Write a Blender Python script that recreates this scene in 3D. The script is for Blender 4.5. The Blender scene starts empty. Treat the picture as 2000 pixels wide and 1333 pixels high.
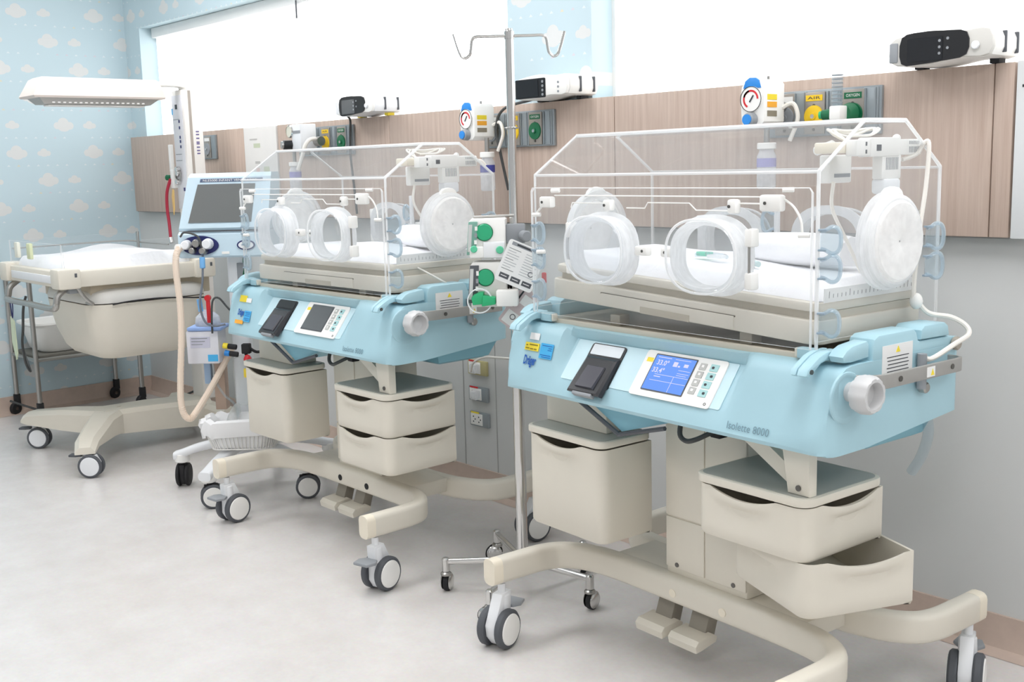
import bpy, bmesh, math, random
from mathutils import Vector, Matrix
random.seed(7)
SC = bpy.context.scene
COL = SC.collection
PI = math.pi

# ---------------------------------------------------------------- camera
cam_d = bpy.data.cameras.new('camera'); cam = bpy.data.objects.new('camera', cam_d); COL.objects.link(cam)
F_PX, PITCH, ROLL, CAM_H, YAW = 2168.914, 0.15735, -0.0265, 1.2891, 0.84046
cam_d.sensor_width = 36.0; cam_d.sensor_fit = 'HORIZONTAL'; cam_d.lens = F_PX / 2000 * 36
cam_d.clip_start = 0.05; cam_d.clip_end = 60
_f = Vector((-math.sin(YAW) * math.cos(PITCH), math.cos(YAW) * math.cos(PITCH), -math.sin(PITCH)))
_r = Vector((math.cos(YAW), math.sin(YAW), 0)); _u = _r.cross(_f)
_r2 = _r * math.cos(ROLL) + _u * math.sin(ROLL); _u2 = _u * math.cos(ROLL) - _r * math.sin(ROLL)
cam.matrix_world = Matrix(((_r2.x, _u2.x, -_f.x, 0), (_r2.y, _u2.y, -_f.y, 0), (_r2.z, _u2.z, -_f.z, CAM_H), (0, 0, 0, 1)))
SC.camera = cam
# ---------------------------------------------------------------- world + exposure
W = bpy.data.worlds.new('ward_light'); SC.world = W; W.use_nodes = True
W.node_tree.nodes['Background'].inputs[0].default_value = (0.97, 0.985, 1.0, 1)
W.node_tree.nodes['Background'].inputs[1].default_value = 0.52
SC.cycles.transparent_max_bounces = 48
SC.view_settings.view_transform = 'Standard'; SC.view_settings.look = 'None'
SC.view_settings.exposure = 0.12; SC.view_settings.gamma = 1.0; SC.view_settings.use_curve_mapping = False
LAMP_STRENGTH = 10.0
WINDOW_STRENGTH = 2.2

# ---------------------------------------------------------------- materials
def srgb(r, g, b):
    f = lambda c: (c / 255 / 12.92) if c / 255 <= 0.04045 else ((c / 255 + 0.055) / 1.055) ** 2.4
    return (f(r), f(g), f(b), 1)
MATS = {}
def mat(name, rgb, rough=0.45, metal=0.0, spec=0.5, vary=0.03, scale=12, bump=0.0, coat=0.0):
    if name in MATS: return MATS[name]
    m = bpy.data.materials.new(name); m.use_nodes = True; nt = m.node_tree; b = nt.nodes['Principled BSDF']
    c = srgb(*rgb)
    b.inputs['Roughness'].default_value = rough; b.inputs['Metallic'].default_value = metal
    b.inputs['Specular IOR Level'].default_value = spec; b.inputs['Coat Weight'].default_value = coat
    tc = nt.nodes.new('ShaderNodeTexCoord'); nz = nt.nodes.new('ShaderNodeTexNoise'); nz.inputs['Scale'].default_value = scale
    nz.inputs['Detail'].default_value = 3
    mx = nt.nodes.new('ShaderNodeMix'); mx.data_type = 'RGBA'
    nt.links.new(tc.outputs['Object'], nz.inputs['Vector']); nt.links.new(nz.outputs['Fac'], mx.inputs['Factor'])
    mx.inputs['A'].default_value = tuple(max(0, v * (1 - vary)) for v in c[:3]) + (1,)
    mx.inputs['B'].default_value = tuple(min(1, v * (1 + vary)) for v in c[:3]) + (1,)
    nt.links.new(mx.outputs['Result'], b.inputs['Base Color'])
    if bump:
        bp = nt.nodes.new('ShaderNodeBump'); bp.inputs['Strength'].default_value = bump; bp.inputs['Distance'].default_value = 0.01
        nt.links.new(nz.outputs['Fac'], bp.inputs['Height']); nt.links.new(bp.outputs['Normal'], b.inputs['Normal'])
    MATS[name] = m; return m
def clear(name, tint=(1, 1, 1), haze=0.05, hazecol=(245, 248, 250), rough=0.03, gloss=1.0):
    """clear plastic: see-through with fresnel gloss and a little milky scatter"""
    if name in MATS: return MATS[name]
    m = bpy.data.materials.new(name); m.use_nodes = True; nt = m.node_tree; nt.nodes.clear()
    out = nt.nodes.new('ShaderNodeOutputMaterial'); tr = nt.nodes.new('ShaderNodeBsdfTransparent'); tr.inputs[0].default_value = tuple(tint) + (1,)
    gl = nt.nodes.new('ShaderNodeBsdfGlossy'); gl.inputs['Roughness'].default_value = rough
    fr = nt.nodes.new('ShaderNodeFresnel'); fr.inputs['IOR'].default_value = 1.38
    ml = nt.nodes.new('ShaderNodeMath'); ml.operation = 'MULTIPLY'; ml.inputs[1].default_value = gloss
    m1 = nt.nodes.new('ShaderNodeMixShader'); 
    geo = nt.nodes.new('ShaderNodeNewGeometry'); inv = nt.nodes.new('ShaderNodeMath'); inv.operation = 'SUBTRACT'; inv.inputs[0].default_value = 1
    nt.links.new(geo.outputs['Backfacing'], inv.inputs[1]); nt.links.new(fr.outputs[0], ml.inputs[0])
    mb = nt.nodes.new('ShaderNodeMath'); mb.operation = 'MULTIPLY'; nt.links.new(ml.outputs[0], mb.inputs[0]); nt.links.new(inv.outputs[0], mb.inputs[1]); nt.links.new(mb.outputs[0], m1.inputs[0])
    nt.links.new(tr.outputs[0], m1.inputs[1]); nt.links.new(gl.outputs[0], m1.inputs[2])
    df = nt.nodes.new('ShaderNodeBsdfDiffuse'); df.inputs[0].default_value = srgb(*hazecol)
    tl = nt.nodes.new('ShaderNodeBsdfTranslucent'); tl.inputs[0].default_value = srgb(*hazecol)
    ms = nt.nodes.new('ShaderNodeMixShader'); ms.inputs[0].default_value = 0.5
    nt.links.new(df.outputs[0], ms.inputs[1]); nt.links.new(tl.outputs[0], ms.inputs[2])
    m2 = nt.nodes.new('ShaderNodeMixShader')
    nz = nt.nodes.new('ShaderNodeTexNoise'); nz.inputs['Scale'].default_value = 6
    mr = nt.nodes.new('ShaderNodeMapRange'); mr.inputs['To Min'].default_value = haze * 0.8; mr.inputs['To Max'].default_value = haze * 1.2
    nt.links.new(nz.outputs['Fac'], mr.inputs['Value']); nt.links.new(mr.outputs[0], m2.inputs[0])
    nt.links.new(m1.outputs[0], m2.inputs[1]); nt.links.new(ms.outputs[0], m2.inputs[2]); nt.links.new(m2.outputs[0], out.inputs[0])
    MATS[name] = m; return m
def emit(name, rgb, strength):
    if name in MATS: return MATS[name]
    m = bpy.data.materials.new(name); m.use_nodes = True; nt = m.node_tree; nt.nodes.clear()
    out = nt.nodes.new('ShaderNodeOutputMaterial'); e = nt.nodes.new('ShaderNodeEmission')
    e.inputs[0].default_value = srgb(*rgb); e.inputs[1].default_value = strength; nt.links.new(e.outputs[0], out.inputs[0])
    MATS[name] = m; return m
BLUE = mat('light_blue_plastic', (172, 209, 220), 0.38)
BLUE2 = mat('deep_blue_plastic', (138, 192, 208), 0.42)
CREAM = mat('cream_plastic', (226, 220, 206), 0.42)
CREAM2 = mat('ivory_cap_plastic', (240, 231, 212), 0.4)
TRAYM = mat('beige_tray_plastic', (222, 216, 203), 0.5)
LIDM = mat('grey_lid', (170, 171, 164), 0.35)
DECK = mat('deck_grey', (170, 164, 150), 0.3)
WHITE = mat('white_plastic', (245, 244, 240), 0.4)
WHITE2 = mat('cool_white_plastic', (236, 238, 240), 0.4)
LINEN = mat('white_linen', (248, 248, 250), 0.9, scale=40, bump=0.25)
GREY = mat('grey_plastic', (150, 154, 158), 0.45)
DGREY = mat('dark_grey_rubber', (84, 87, 92), 0.6)
BLACK = mat('black_plastic', (26, 27, 30), 0.3)
BLACKR = mat('black_rubber', (30, 30, 32), 0.7)
SMOKE = mat('smoked_plastic', (34, 35, 40), 0.22, coat=0.2)
CHROME = mat('chrome', (215, 214, 212), 0.18, 1.0, vary=0.01)
STEEL = mat('brushed_steel', (176, 174, 170), 0.32, 1.0)
ALU = mat('satin_aluminium', (178, 176, 172), 0.45, 0.6)
SCREW = mat('screw_steel', (110, 108, 104), 0.35, 0.9)
CLEAR = clear('clear_acrylic', (0.985, 0.988, 0.99), 0.045)
EDGE = clear('acrylic_edge_glow', (0.97, 0.98, 0.98), 0.60, (255, 255, 255), 0.15)  # whitened haze paints edge glow and lamp reflection into the acrylic edges
FROST = clear('frosted_port_plastic', (0.95, 0.96, 0.96), 0.74, (248, 249, 250), 0.2)
MILK = clear('milky_cuff_plastic', (0.97, 0.97, 0.97), 0.93, (253, 252, 250), 0.3)
GROM = clear('blue_clear_plastic', (0.88, 0.92, 0.94), 0.16, (222, 234, 240), 0.06, 2.2)
DARKSCR = mat('unlit_screen', (96, 99, 101), 0.2)
BLKSCR = mat('black_screen', (30, 32, 36), 0.15)
YEL = mat('yellow_label', (248, 224, 60), 0.5); ORA = mat('orange_label', (250, 178, 60), 0.5)
CYAN = mat('cyan_label', (72, 178, 232), 0.5); PAPER = mat('paper_white', (240, 240, 238), 0.7)
INK = mat('dark_ink', (60, 62, 66), 0.7); INKB = mat('blue_ink', (26, 92, 176), 0.6); INKG = mat('grey_ink', (132, 160, 170), 0.6)
GREEN = mat('green_plastic', (44, 178, 118), 0.4); DGREEN = mat('dark_green_plastic', (16, 104, 66), 0.4)
GASY = mat('gas_yellow', (246, 205, 40), 0.45); RED = mat('red_plastic', (214, 40, 48), 0.4)
BRB = mat('bright_blue_plastic', (46, 140, 222), 0.4); NAVY = mat('navy_print', (34, 42, 100), 0.4)
PLATE = mat('outlet_plate_grey', (150, 158, 162), 0.35, 0.35); PLATE2 = mat('outlet_panel_taupe', (160, 154, 146), 0.35, 0.4)
VENT = mat('pale_blue_casing', (206, 228, 240), 0.4); HOSE = mat('beige_corrugated_hose', (238, 219, 200), 0.5)
CABLE = mat('white_cable', (238, 234, 226), 0.5); DCABLE = mat('dark_cable', (70, 72, 72), 0.55)

# ---------------------------------------------------------------- geometry helpers
def catmull(pts, n=6, closed=False):
    P = [Vector(p) for p in pts]
    if len(P) < 3: return P
    out = []; m = len(P); rng = m if closed else m - 1
    for i in range(rng):
        p1, p2 = P[i], P[(i + 1) % m]
        p0 = P[i - 1] if (i > 0 or closed) else p1 * 2 - p2
        p3 = P[(i + 2) % m] if (i + 2 < m or closed) else p2 * 2 - p1
        for k in range(n):
            t = k / n
            out.append(0.5 * ((2 * p1) + (p2 - p0) * t + (2 * p0 - 5 * p1 + 4 * p2 - p3) * t * t + (3 * p1 - p0 - 3 * p2 + p3) * t ** 3))
    if not closed: out.append(P[-1])
    return out
def rrect(w, h, r, n=4, cx=0, cy=0):
    pts = []
    for sx, sy, a0 in ((1, 1, 0), (-1, 1, 90), (-1, -1, 180), (1, -1, 270)):
        for k in range(n + 1):
            a = math.radians(a0 + 90 * k / n)
            pts.append((cx + sx * (w / 2 - r) + r * math.cos(a), cy + sy * (h / 2 - r) + r * math.sin(a)))
    return pts
def basis(axis):
    a = Vector(axis).normalized(); t = Vector((0, 0, 1)) if abs(a.z) < 0.9 else Vector((1, 0, 0))
    u = t.cross(a).normalized(); v = a.cross(u); return a, u, v
class G:
    def __init__(s): s.v = []; s.f = []; s.m = []
    def add(s, V, Fc, mi=0):
        o = len(s.v); s.v += [tuple(p) for p in V]; s.f += [tuple(i + o for i in f) for f in Fc]; s.m += [mi] * len(Fc); return s
    def addbm(s, bm, mi=0, M=None):
        bm.verts.index_update()
        V = [(M @ v.co) if M else v.co.copy() for v in bm.verts]; Fc = [[v.index for v in f.verts] for f in bm.faces]
        bm.free(); return s.add(V, Fc, mi)
    def box(s, x0, x1, y0, y1, z0, z1, r=0, mi=0, M=None, seg=2):
        bm = bmesh.new(); bmesh.ops.create_cube(bm, size=1)
        for v in bm.verts: v.co = Vector(((x0 + x1) / 2 + v.co.x * (x1 - x0), (y0 + y1) / 2 + v.co.y * (y1 - y0), (z0 + z1) / 2 + v.co.z * (z1 - z0)))
        if r: bmesh.ops.bevel(bm, geom=list(bm.edges), offset=min(r, abs(x1 - x0) * .49, abs(y1 - y0) * .49, abs(z1 - z0) * .49), segments=seg, affect='EDGES', profile=0.5)
        return s.addbm(bm, mi, M)
    def prism(s, poly, a, b, plane='xy', r=0, mi=0, M=None, seg=2):
        """poly extruded along the third axis from a to b; plane names the two axes of the polygon"""
        k = {'xy': lambda p, q, t: (p, q, t), 'xz': lambda p, q, t: (p, t, q), 'yz': lambda p, q, t: (t, p, q)}[plane]
        bm = bmesh.new(); A = [bm.verts.new(k(p[0], p[1], a)) for p in poly]; B = [bm.verts.new(k(p[0], p[1], b)) for p in poly]
        n = len(poly); bm.faces.new(A); bm.faces.new(B[::-1])
        for i in range(n): bm.faces.new((A[i], B[i], B[(i + 1) % n], A[(i + 1) % n]))
        bmesh.ops.recalc_face_normals(bm, faces=list(bm.faces))
        if r:
            caps = [e for e in bm.edges if len(e.link_faces) == 2 and any(len(f.verts) == n and n > 4 or f in (bm.faces[:2]) for f in e.link_faces)] if n > 4 else list(bm.edges)
            bmesh.ops.bevel(bm, geom=caps, offset=r, segments=seg, affect='EDGES', profile=0.5)
        return s.addbm(bm, mi, M)
    def lathe(s, prof, org, axis, n=20, mi=0, ang=2 * PI):
        a, u, v = basis(axis); org = Vector(org); V = []; Fc = []; full = abs(ang - 2 * PI) < 1e-6; m = n if full else n + 1
        for (t, r) in prof:
            for k in range(m):
                th = ang * k / n; V.append(org + a * t + (u * math.cos(th) + v * math.sin(th)) * r)
        for i in range(len(prof) - 1):
            for k in range(n):
                k2 = (k + 1) % m; Fc.append((i * m + k, i * m + k2, (i + 1) * m + k2, (i + 1) * m + k))
        return s.add(V, Fc, mi)
    def cyl(s, p0, p1, r0, r1=None, n=16, mi=0, bev=0):
        p0 = Vector(p0); p1 = Vector(p1); r1 = r0 if r1 is None else r1; L = (p1 - p0).length; b = min(bev, L * .45, r0 * .9)
        pr = [(0, 0), (0, r0 - b), (b, r0), (L - b, r1), (L, max(r1 - b, 0)), (L, 0)] if b else [(0, 0), (0, r0), (L, r1), (L, 0)]
        return s.lathe(pr, p0, p1 - p0, n, mi)
    def ball(s, c, r, n=14, mi=0, sz=1.0):
        pr = [(-r * sz * math.cos(PI * k / 8), r * math.sin(PI * k / 8)) for k in range(9)]
        return s.lathe(pr, c, (0, 0, 1), n, mi)
    def tube(s, pts, r, n=8, smooth=0, closed=False, mi=0, flat=None, corr=0):
        P = catmull(pts, smooth, closed) if smooth else [Vector(p) for p in pts]
        V = []; Fc = []; m = len(P); u = None
        for i, p in enumerate(P):
            q0 = P[i - 1] if (i > 0 or closed) else p; q1 = P[(i + 1) % m] if (i < m - 1 or closed) else p
            d = (q1 - q0)
            if d.length < 1e-9: d = Vector((0, 0, 1))
            d.normalize()
            if u is None: u = basis(d)[1]
            else:
                u = u - d * u.dot(d)
                if u.length < 1e-6: u = basis(d)[1]
                u.normalize()
            w = d.cross(u); rr = (r(i / (m - 1)) if callable(r) else r)
            if corr: rr *= (1 + corr * (i % 2))
            for k in range(n):
                th = 2 * PI * k / n; V.append(p + (u * math.cos(th) + w * math.sin(th)) * rr)
        for i in range(m if closed else m - 1):
            j = (i + 1) % m
            for k in range(n): Fc.append((i * n + k, i * n + (k + 1) % n, j * n + (k + 1) % n, j * n + k))
        if not closed: Fc.append(tuple(range(n))[::-1]); Fc.append(tuple((m - 1) * n + k for k in range(n)))
        return s.add(V, Fc, mi)
    def sweep(s, pts, w, h, smooth=0, rr=0.3, mi=0, n=3, lift=None):
        """rounded rectangle w x h (h is vertical) swept along a path in plan"""
        P = catmull(pts, smooth) if smooth else [Vector(p) for p in pts]; m = len(P); sec = rrect(1, 1, rr, n); V = []; Fc = []; k = len(sec)
        rad = rr * min(w, h); sec = rrect(w, h, rad, n)
        for i, p in enumerate(P):
            d = (P[min(i + 1, m - 1)] - P[max(i - 1, 0)]); d.z = 0; d.normalize(); sd = Vector((-d.y, d.x, 0))
            for (a, b) in sec: V.append(p + sd * a + Vector((0, 0, b)))
        for i in range(m - 1):
            for q in range(k): Fc.append((i * k + q, i * k + (q + 1) % k, (i + 1) * k + (q + 1) % k, (i + 1) * k + q))
        Fc.append(tuple(range(k))); Fc.append(tuple((m - 1) * k + q for q in range(k))[::-1])
        return s.add(V, Fc, mi)
    def loft(s, secs, cap=True, closed=True, mi=0):
        k = len(secs[0]); V = [p for sc in secs for p in sc]; Fc = []
        for i in range(len(secs) - 1):
            for q in range(k if closed else k - 1): Fc.append((i * k + q, i * k + (q + 1) % k, (i + 1) * k + (q + 1) % k, (i + 1) * k + q))
        if cap and closed: Fc.append(tuple(range(k))[::-1]); Fc.append(tuple((len(secs) - 1) * k + q for q in range(k)))
        return s.add(V, Fc, mi)
    def quad(s, a, b, c, d, mi=0): return s.add([a, b, c, d], [(0, 1, 2, 3)], mi)
    def obj(s, name, m, parent=None, angle=35, label=None, fix=True, loc=None):
        me = bpy.data.meshes.new(name); me.from_pydata(s.v, [], s.f)
        ms = m if isinstance(m, (list, tuple)) else [m]
        for x in ms: me.materials.append(x)
        if len(ms) > 1: me.polygons.foreach_set('material_index', s.m)
        if fix:
            bm = bmesh.new(); bm.from_mesh(me); bmesh.ops.remove_doubles(bm, verts=list(bm.verts), dist=1e-6)
            bmesh.ops.recalc_face_normals(bm, faces=list(bm.faces)); bm.to_mesh(me); bm.free()
        me.polygons.foreach_set('use_smooth', [True] * len(me.polygons)); me.set_sharp_from_angle(angle=math.radians(angle)); me.update()
        o = bpy.data.objects.new(name, me); COL.objects.link(o)
        if parent: o.parent = parent
        if loc: o.location = loc
        if label: o['label'] = label
        return o
def tag(o, label, cat, group=None, kind=None):
    if label: o['label'] = label
    if cat: o['category'] = cat
    if group: o['group'] = group
    if kind: o['kind'] = kind
    return o
def thing(name, label, cat, loc=(0, 0, 0), rz=0, group=None):
    o = bpy.data.objects.new(name, None); COL.objects.link(o); o.empty_display_size = 0.05
    o.location = loc; o.rotation_euler = (0, 0, rz); return tag(o, label, cat, group)
def frame(org, xd, yd):
    x = Vector(xd).normalized(); y = Vector(yd); y = (y - x * y.dot(x)).normalized(); z = x.cross(y)
    return Matrix(((x.x, y.x, z.x, org[0]), (x.y, y.y, z.y, org[1]), (x.z, y.z, z.z, org[2]), (0, 0, 0, 1)))
def text(body, size, m, parent, org, xd, yd, name='lettering', width=None, align='LEFT', thick=0.0, bold=0.0):
    cu = bpy.data.curves.new('t', 'FONT'); cu.body = body; cu.size = size; cu.align_x = align; cu.extrude = thick; cu.offset = bold; cu.resolution_u = 3
    to = bpy.data.objects.new('t', cu); COL.objects.link(to); bpy.context.view_layer.update()
    me = bpy.data.meshes.new_from_object(to.evaluated_get(bpy.context.evaluated_depsgraph_get()))
    bpy.data.objects.remove(to); bpy.data.curves.remove(cu)
    if width:
        xs = [v.co.x for v in me.vertices]
        if xs:
            k = width / max(max(xs) - min(xs), 1e-6)
            for v in me.vertices: v.co.x *= k
    M = frame(org, xd, yd); me.transform(M); me.materials.clear(); me.materials.append(m)
    o = bpy.data.objects.new(name, me); COL.objects.link(o); o.parent = parent; return o
def card(g, M, w, h, t=0.001, r=0, mi=0, x=0, y=0, z=0):
    """thin plate lying in the local xy plane of M, centred at x,y, rising from z"""
    if r: g.prism(rrect(w, h, r, 3, x, y), z, z + t, 'xy', mi=mi, M=M)
    else: g.box(x - w / 2, x + w / 2, y - h / 2, y + h / 2, z, z + t, mi=mi, M=M)
    return g
def lines(g, M, x0, x1, ys, th, z, mi=0, rnd=0.0):
    for y in ys:
        e = x1 - (random.random() * rnd * (x1 - x0)); g.box(x0, e, y - th / 2, y + th / 2, z, z + 0.0006, mi=mi, M=M)
def caster(parent, x, y, ztop, yaw, r=0.055, w=0.086, body=WHITE2, tire=DGREY, disc=WHITE, pedal=GREY, trail=0.02, name='caster', hubm=None):
    """swivel caster: fork body as the part, tyres, discs and brake pedal as its sub-parts; rolls along yaw direction's normal"""
    ax = Vector((math.cos(yaw), math.sin(yaw), 0)); fw = Vector((-ax.y, ax.x, 0)); c = Vector((x, y, r)) + fw * trail
    g = G(); hw = w * 0.19
    M = frame(c, ax, fw)
    poly = [(-r * .45, -r * .78), (r * .30, -r * .80), (r * .72, -r * .30), (r * .80, r * .30), (r * .45, r * .95), (-trail + r * .42, ztop - r - .024), (-trail - r * .42, ztop - r - .024), (-r * .72, r * .40), (-r * .74, -r * .30)]
    g.prism([(p, q) for p, q in poly], -hw, hw, 'yz', r=.003, M=M)
    st = Vector((x, y, 0)); zt = ztop - .03
    g.cyl(st + Vector((0, 0, max(r * 1.25, zt - .05))), st + Vector((0, 0, zt)), r * .42, r * .38, 16, bev=.003)
    g.cyl(st + Vector((0, 0, zt)), st + Vector((0, 0, ztop)), r * .2, n=12)
    f = g.obj(name, body, parent)
    for s in (-1, 1):
        tw = w * .26; o = c + ax * s * (hw + .001); a = ax * s
        G().lathe([(0, r * .5), (0, r * .94), (tw * .2, r), (tw * .75, r), (tw, r * .9), (tw * .98, r * .8), (tw * .98, r * .5)], o, a, 28).obj('tire', tire, f)
        G().lathe([(tw * .9, r * .82), (tw * 1.12, r * .76), (tw * 1.22, r * .4), (tw * 1.24, 0)], o, a, 28).obj('wheel_disc', disc, f)
    if pedal:
        pm = frame(Vector((x, y, r * 2.05)) + fw * -trail, ax, fw)
        G().prism([(-w * .32, -r * .95), (w * .32, -r * .95), (w * .42, -r * .35), (w * .25, r * .05), (-w * .25, r * .05), (-w * .42, -r * .35)], -.012, -.002, 'xy', r=.003, M=pm).obj('brake_pedal', pedal, f)
    return f
# ---------------------------------------------------------------- room
WY, WXL = 2.76, -6.33
def node(nt, op, a, b=None, c=None):
    n = nt.nodes.new('ShaderNodeMath'); n.operation = op
    for i, v in enumerate((a, b, c)):
        if v is None: continue
        if isinstance(v, (int, float)): n.inputs[i].default_value = v
        else: nt.links.new(v, n.inputs[i])
    return n.outputs[0]
def wallpaper(name, axis):
    m = bpy.data.materials.new(name); m.use_nodes = True; nt = m.node_tree; b = nt.nodes['Principled BSDF']; b.inputs['Roughness'].default_value = .7
    tc = nt.nodes.new('ShaderNodeTexCoord'); sp = nt.nodes.new('ShaderNodeSeparateXYZ'); nt.links.new(tc.outputs['Object'], sp.inputs[0])
    u = sp.outputs[axis]; v = sp.outputs[2]
    def cell(val, per, off=0): return node(nt, 'SUBTRACT', node(nt, 'FRACT', node(nt, 'ADD', node(nt, 'DIVIDE', val, per), off)), 0.5)
    PV, PU = .150, .42
    row = node(nt, 'FLOOR', node(nt, 'DIVIDE', v, PV)); shift = node(nt, 'MULTIPLY', row, .37)
    fu = node(nt, 'MULTIPLY', node(nt, 'SUBTRACT', node(nt, 'FRACT', node(nt, 'ADD', node(nt, 'DIVIDE', u, PU), shift)), .5), PU)
    fv = node(nt, 'MULTIPLY', cell(v, PV), PV)
    def disc(cx, cy, r, sx=1.0):
        dx = node(nt, 'MULTIPLY', node(nt, 'SUBTRACT', fu, cx), sx); dy = node(nt, 'SUBTRACT', fv, cy)
        return node(nt, 'LESS_THAN', node(nt, 'SQRT', node(nt, 'ADD', node(nt, 'MULTIPLY', dx, dx), node(nt, 'MULTIPLY', dy, dy))), r)
    cl = disc(-.07, .008, .030); 
    for a in ((-.105, -.006, .019), (-.035, -.006, .021), (-.068, -.014, .024, .7), (.075, .002, .019), (.052, -.006, .013), (.098, -.006, .014), (.075, -.010, .014, .6)): cl = node(nt, 'MAXIMUM', cl, disc(*a))
    du = node(nt, 'MULTIPLY', cell(u, .052), .052); dv = node(nt, 'ADD', fv, .074)
    dt = node(nt, 'LESS_THAN', node(nt, 'ADD', node(nt, 'ABSOLUTE', du), node(nt, 'ABSOLUTE', dv)), .0085)
    wn = nt.nodes.new('ShaderNodeTexWhiteNoise'); wn.noise_dimensions = '2D'; cv = nt.nodes.new('ShaderNodeCombineXYZ')
    nt.links.new(node(nt, 'FLOOR', node(nt, 'DIVIDE', u, .052)), cv.inputs[0]); nt.links.new(row, cv.inputs[1]); nt.links.new(cv.outputs[0], wn.inputs['Vector'])
    keep = node(nt, 'LESS_THAN', wn.outputs['Value'], .82); dt = node(nt, 'MULTIPLY', dt, keep)
    m1 = nt.nodes.new('ShaderNodeMix'); m1.data_type = 'RGBA'; nt.links.new(cl, m1.inputs['Factor']); m1.inputs['A'].default_value = srgb(196, 216, 223); m1.inputs['B'].default_value = srgb(219, 221, 220)
    cr = nt.nodes.new('ShaderNodeValToRGB'); nt.links.new(wn.outputs['Value'], cr.inputs[0]); cr.color_ramp.interpolation = 'CONSTANT'
    cr.color_ramp.elements[0].color = srgb(218, 228, 232); cr.color_ramp.elements[1].position = .62; cr.color_ramp.elements[1].color = srgb(220, 214, 192)
    e = cr.color_ramp.elements.new(.72); e.color = srgb(210, 206, 214)
    m2 = nt.nodes.new('ShaderNodeMix'); m2.data_type = 'RGBA'; nt.links.new(dt, m2.inputs['Factor']); nt.links.new(m1.outputs['Result'], m2.inputs['A']); nt.links.new(cr.outputs[0], m2.inputs['B'])
    nt.links.new(m2.outputs['Result'], b.inputs['Base Color']); return m
def floor_mat():
    m = bpy.data.materials.new('mottled_vinyl'); m.use_nodes = True; nt = m.node_tree; b = nt.nodes['Principled BSDF']
    tc = nt.nodes.new('ShaderNodeTexCoord'); n1 = nt.nodes.new('ShaderNodeTexNoise'); n1.inputs['Scale'].default_value = 5; n1.inputs['Detail'].default_value = 8; n1.inputs['Roughness'].default_value = .7
    n2 = nt.nodes.new('ShaderNodeTexNoise'); n2.inputs['Scale'].default_value = 90; n2.inputs['Detail'].default_value = 2
    nt.links.new(tc.outputs['Object'], n1.inputs['Vector']); nt.links.new(tc.outputs['Object'], n2.inputs['Vector'])
    r = nt.nodes.new('ShaderNodeValToRGB'); r.color_ramp.elements[0].position = .3; r.color_ramp.elements[0].color = srgb(221, 216, 212); r.color_ramp.elements[1].position = .7; r.color_ramp.elements[1].color = srgb(232, 229, 226)
    nt.links.new(n1.outputs['Fac'], r.inputs[0]); mx = nt.nodes.new('ShaderNodeMix'); mx.data_type = 'RGBA'; mx.blend_type = 'MULTIPLY'; mx.inputs['Factor'].default_value = .12
    nt.links.new(r.outputs[0], mx.inputs['A']); nt.links.new(n2.outputs['Color'], mx.inputs['B']); nt.links.new(mx.outputs['Result'], b.inputs['Base Color'])
    mr = nt.nodes.new('ShaderNodeMapRange'); mr.inputs['To Min'].default_value = .14; mr.inputs['To Max'].default_value = .28; nt.links.new(n1.outputs['Fac'], mr.inputs['Value']); nt.links.new(mr.outputs[0], b.inputs['Roughness'])
    return m
def wood_mat():
    m = bpy.data.materials.new('pale_wood_laminate'); m.use_nodes = True; nt = m.node_tree; b = nt.nodes['Principled BSDF']; b.inputs['Roughness'].default_value = .45
    tc = nt.nodes.new('ShaderNodeTexCoord'); mp = nt.nodes.new('ShaderNodeMapping'); mp.inputs['Scale'].default_value = (30, 30, 1.2); nt.links.new(tc.outputs['Object'], mp.inputs[0])
    n1 = nt.nodes.new('ShaderNodeTexNoise'); n1.inputs['Scale'].default_value = 2.2; n1.inputs['Detail'].default_value = 7; n1.inputs['Roughness'].default_value = .65; nt.links.new(mp.outputs[0], n1.inputs['Vector'])
    r = nt.nodes.new('ShaderNodeValToRGB'); r.color_ramp.elements[0].position = .32; r.color_ramp.elements[0].color = srgb(180, 158, 143); r.color_ramp.elements[1].position = .68; r.color_ramp.elements[1].color = srgb(202, 183, 169)
    nt.links.new(n1.outputs['Fac'], r.inputs[0]); nt.links.new(r.outputs[0], b.inputs['Base Color']); return m
WALLM = mat('grey_white_wall', (209, 210, 208), 0.55, scale=3); COVE = mat('brown_pink_cove', (198, 178, 164), 0.45, scale=30, vary=.1)
CEIL = mat('white_ceiling', (238, 238, 236), 0.8); WOOD = wood_mat(); FLOORM = floor_mat(); FRAMEW = mat('window_frame_white', (244, 244, 242), 0.4)
WPX, WPY = wallpaper('blue_cloud_wallpaper_x', 0), wallpaper('blue_cloud_wallpaper_y', 1)
BLIND = emit('backlit_blind', (255, 255, 255), WINDOW_STRENGTH)
def struct(name, g, m, label, parent=None, **k):
    o = g.obj(name, m, parent, **k)
    if not parent: tag(o, label, name.split('_')[0] if name.split('_')[0] in ('wall', 'floor', 'ceiling', 'window', 'door', 'baseboard', 'trim') else None, kind='structure')
    return o
struct('floor', G().box(-7.2, 3.0, -4.0, 3.0, -.06, 0), FLOORM, 'glossy off-white mottled vinyl floor')
struct('ceiling', G().box(-6.6, 3.0, -3.2, 3.0, 2.72, 2.78), CEIL, 'white ceiling above the ward')
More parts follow.
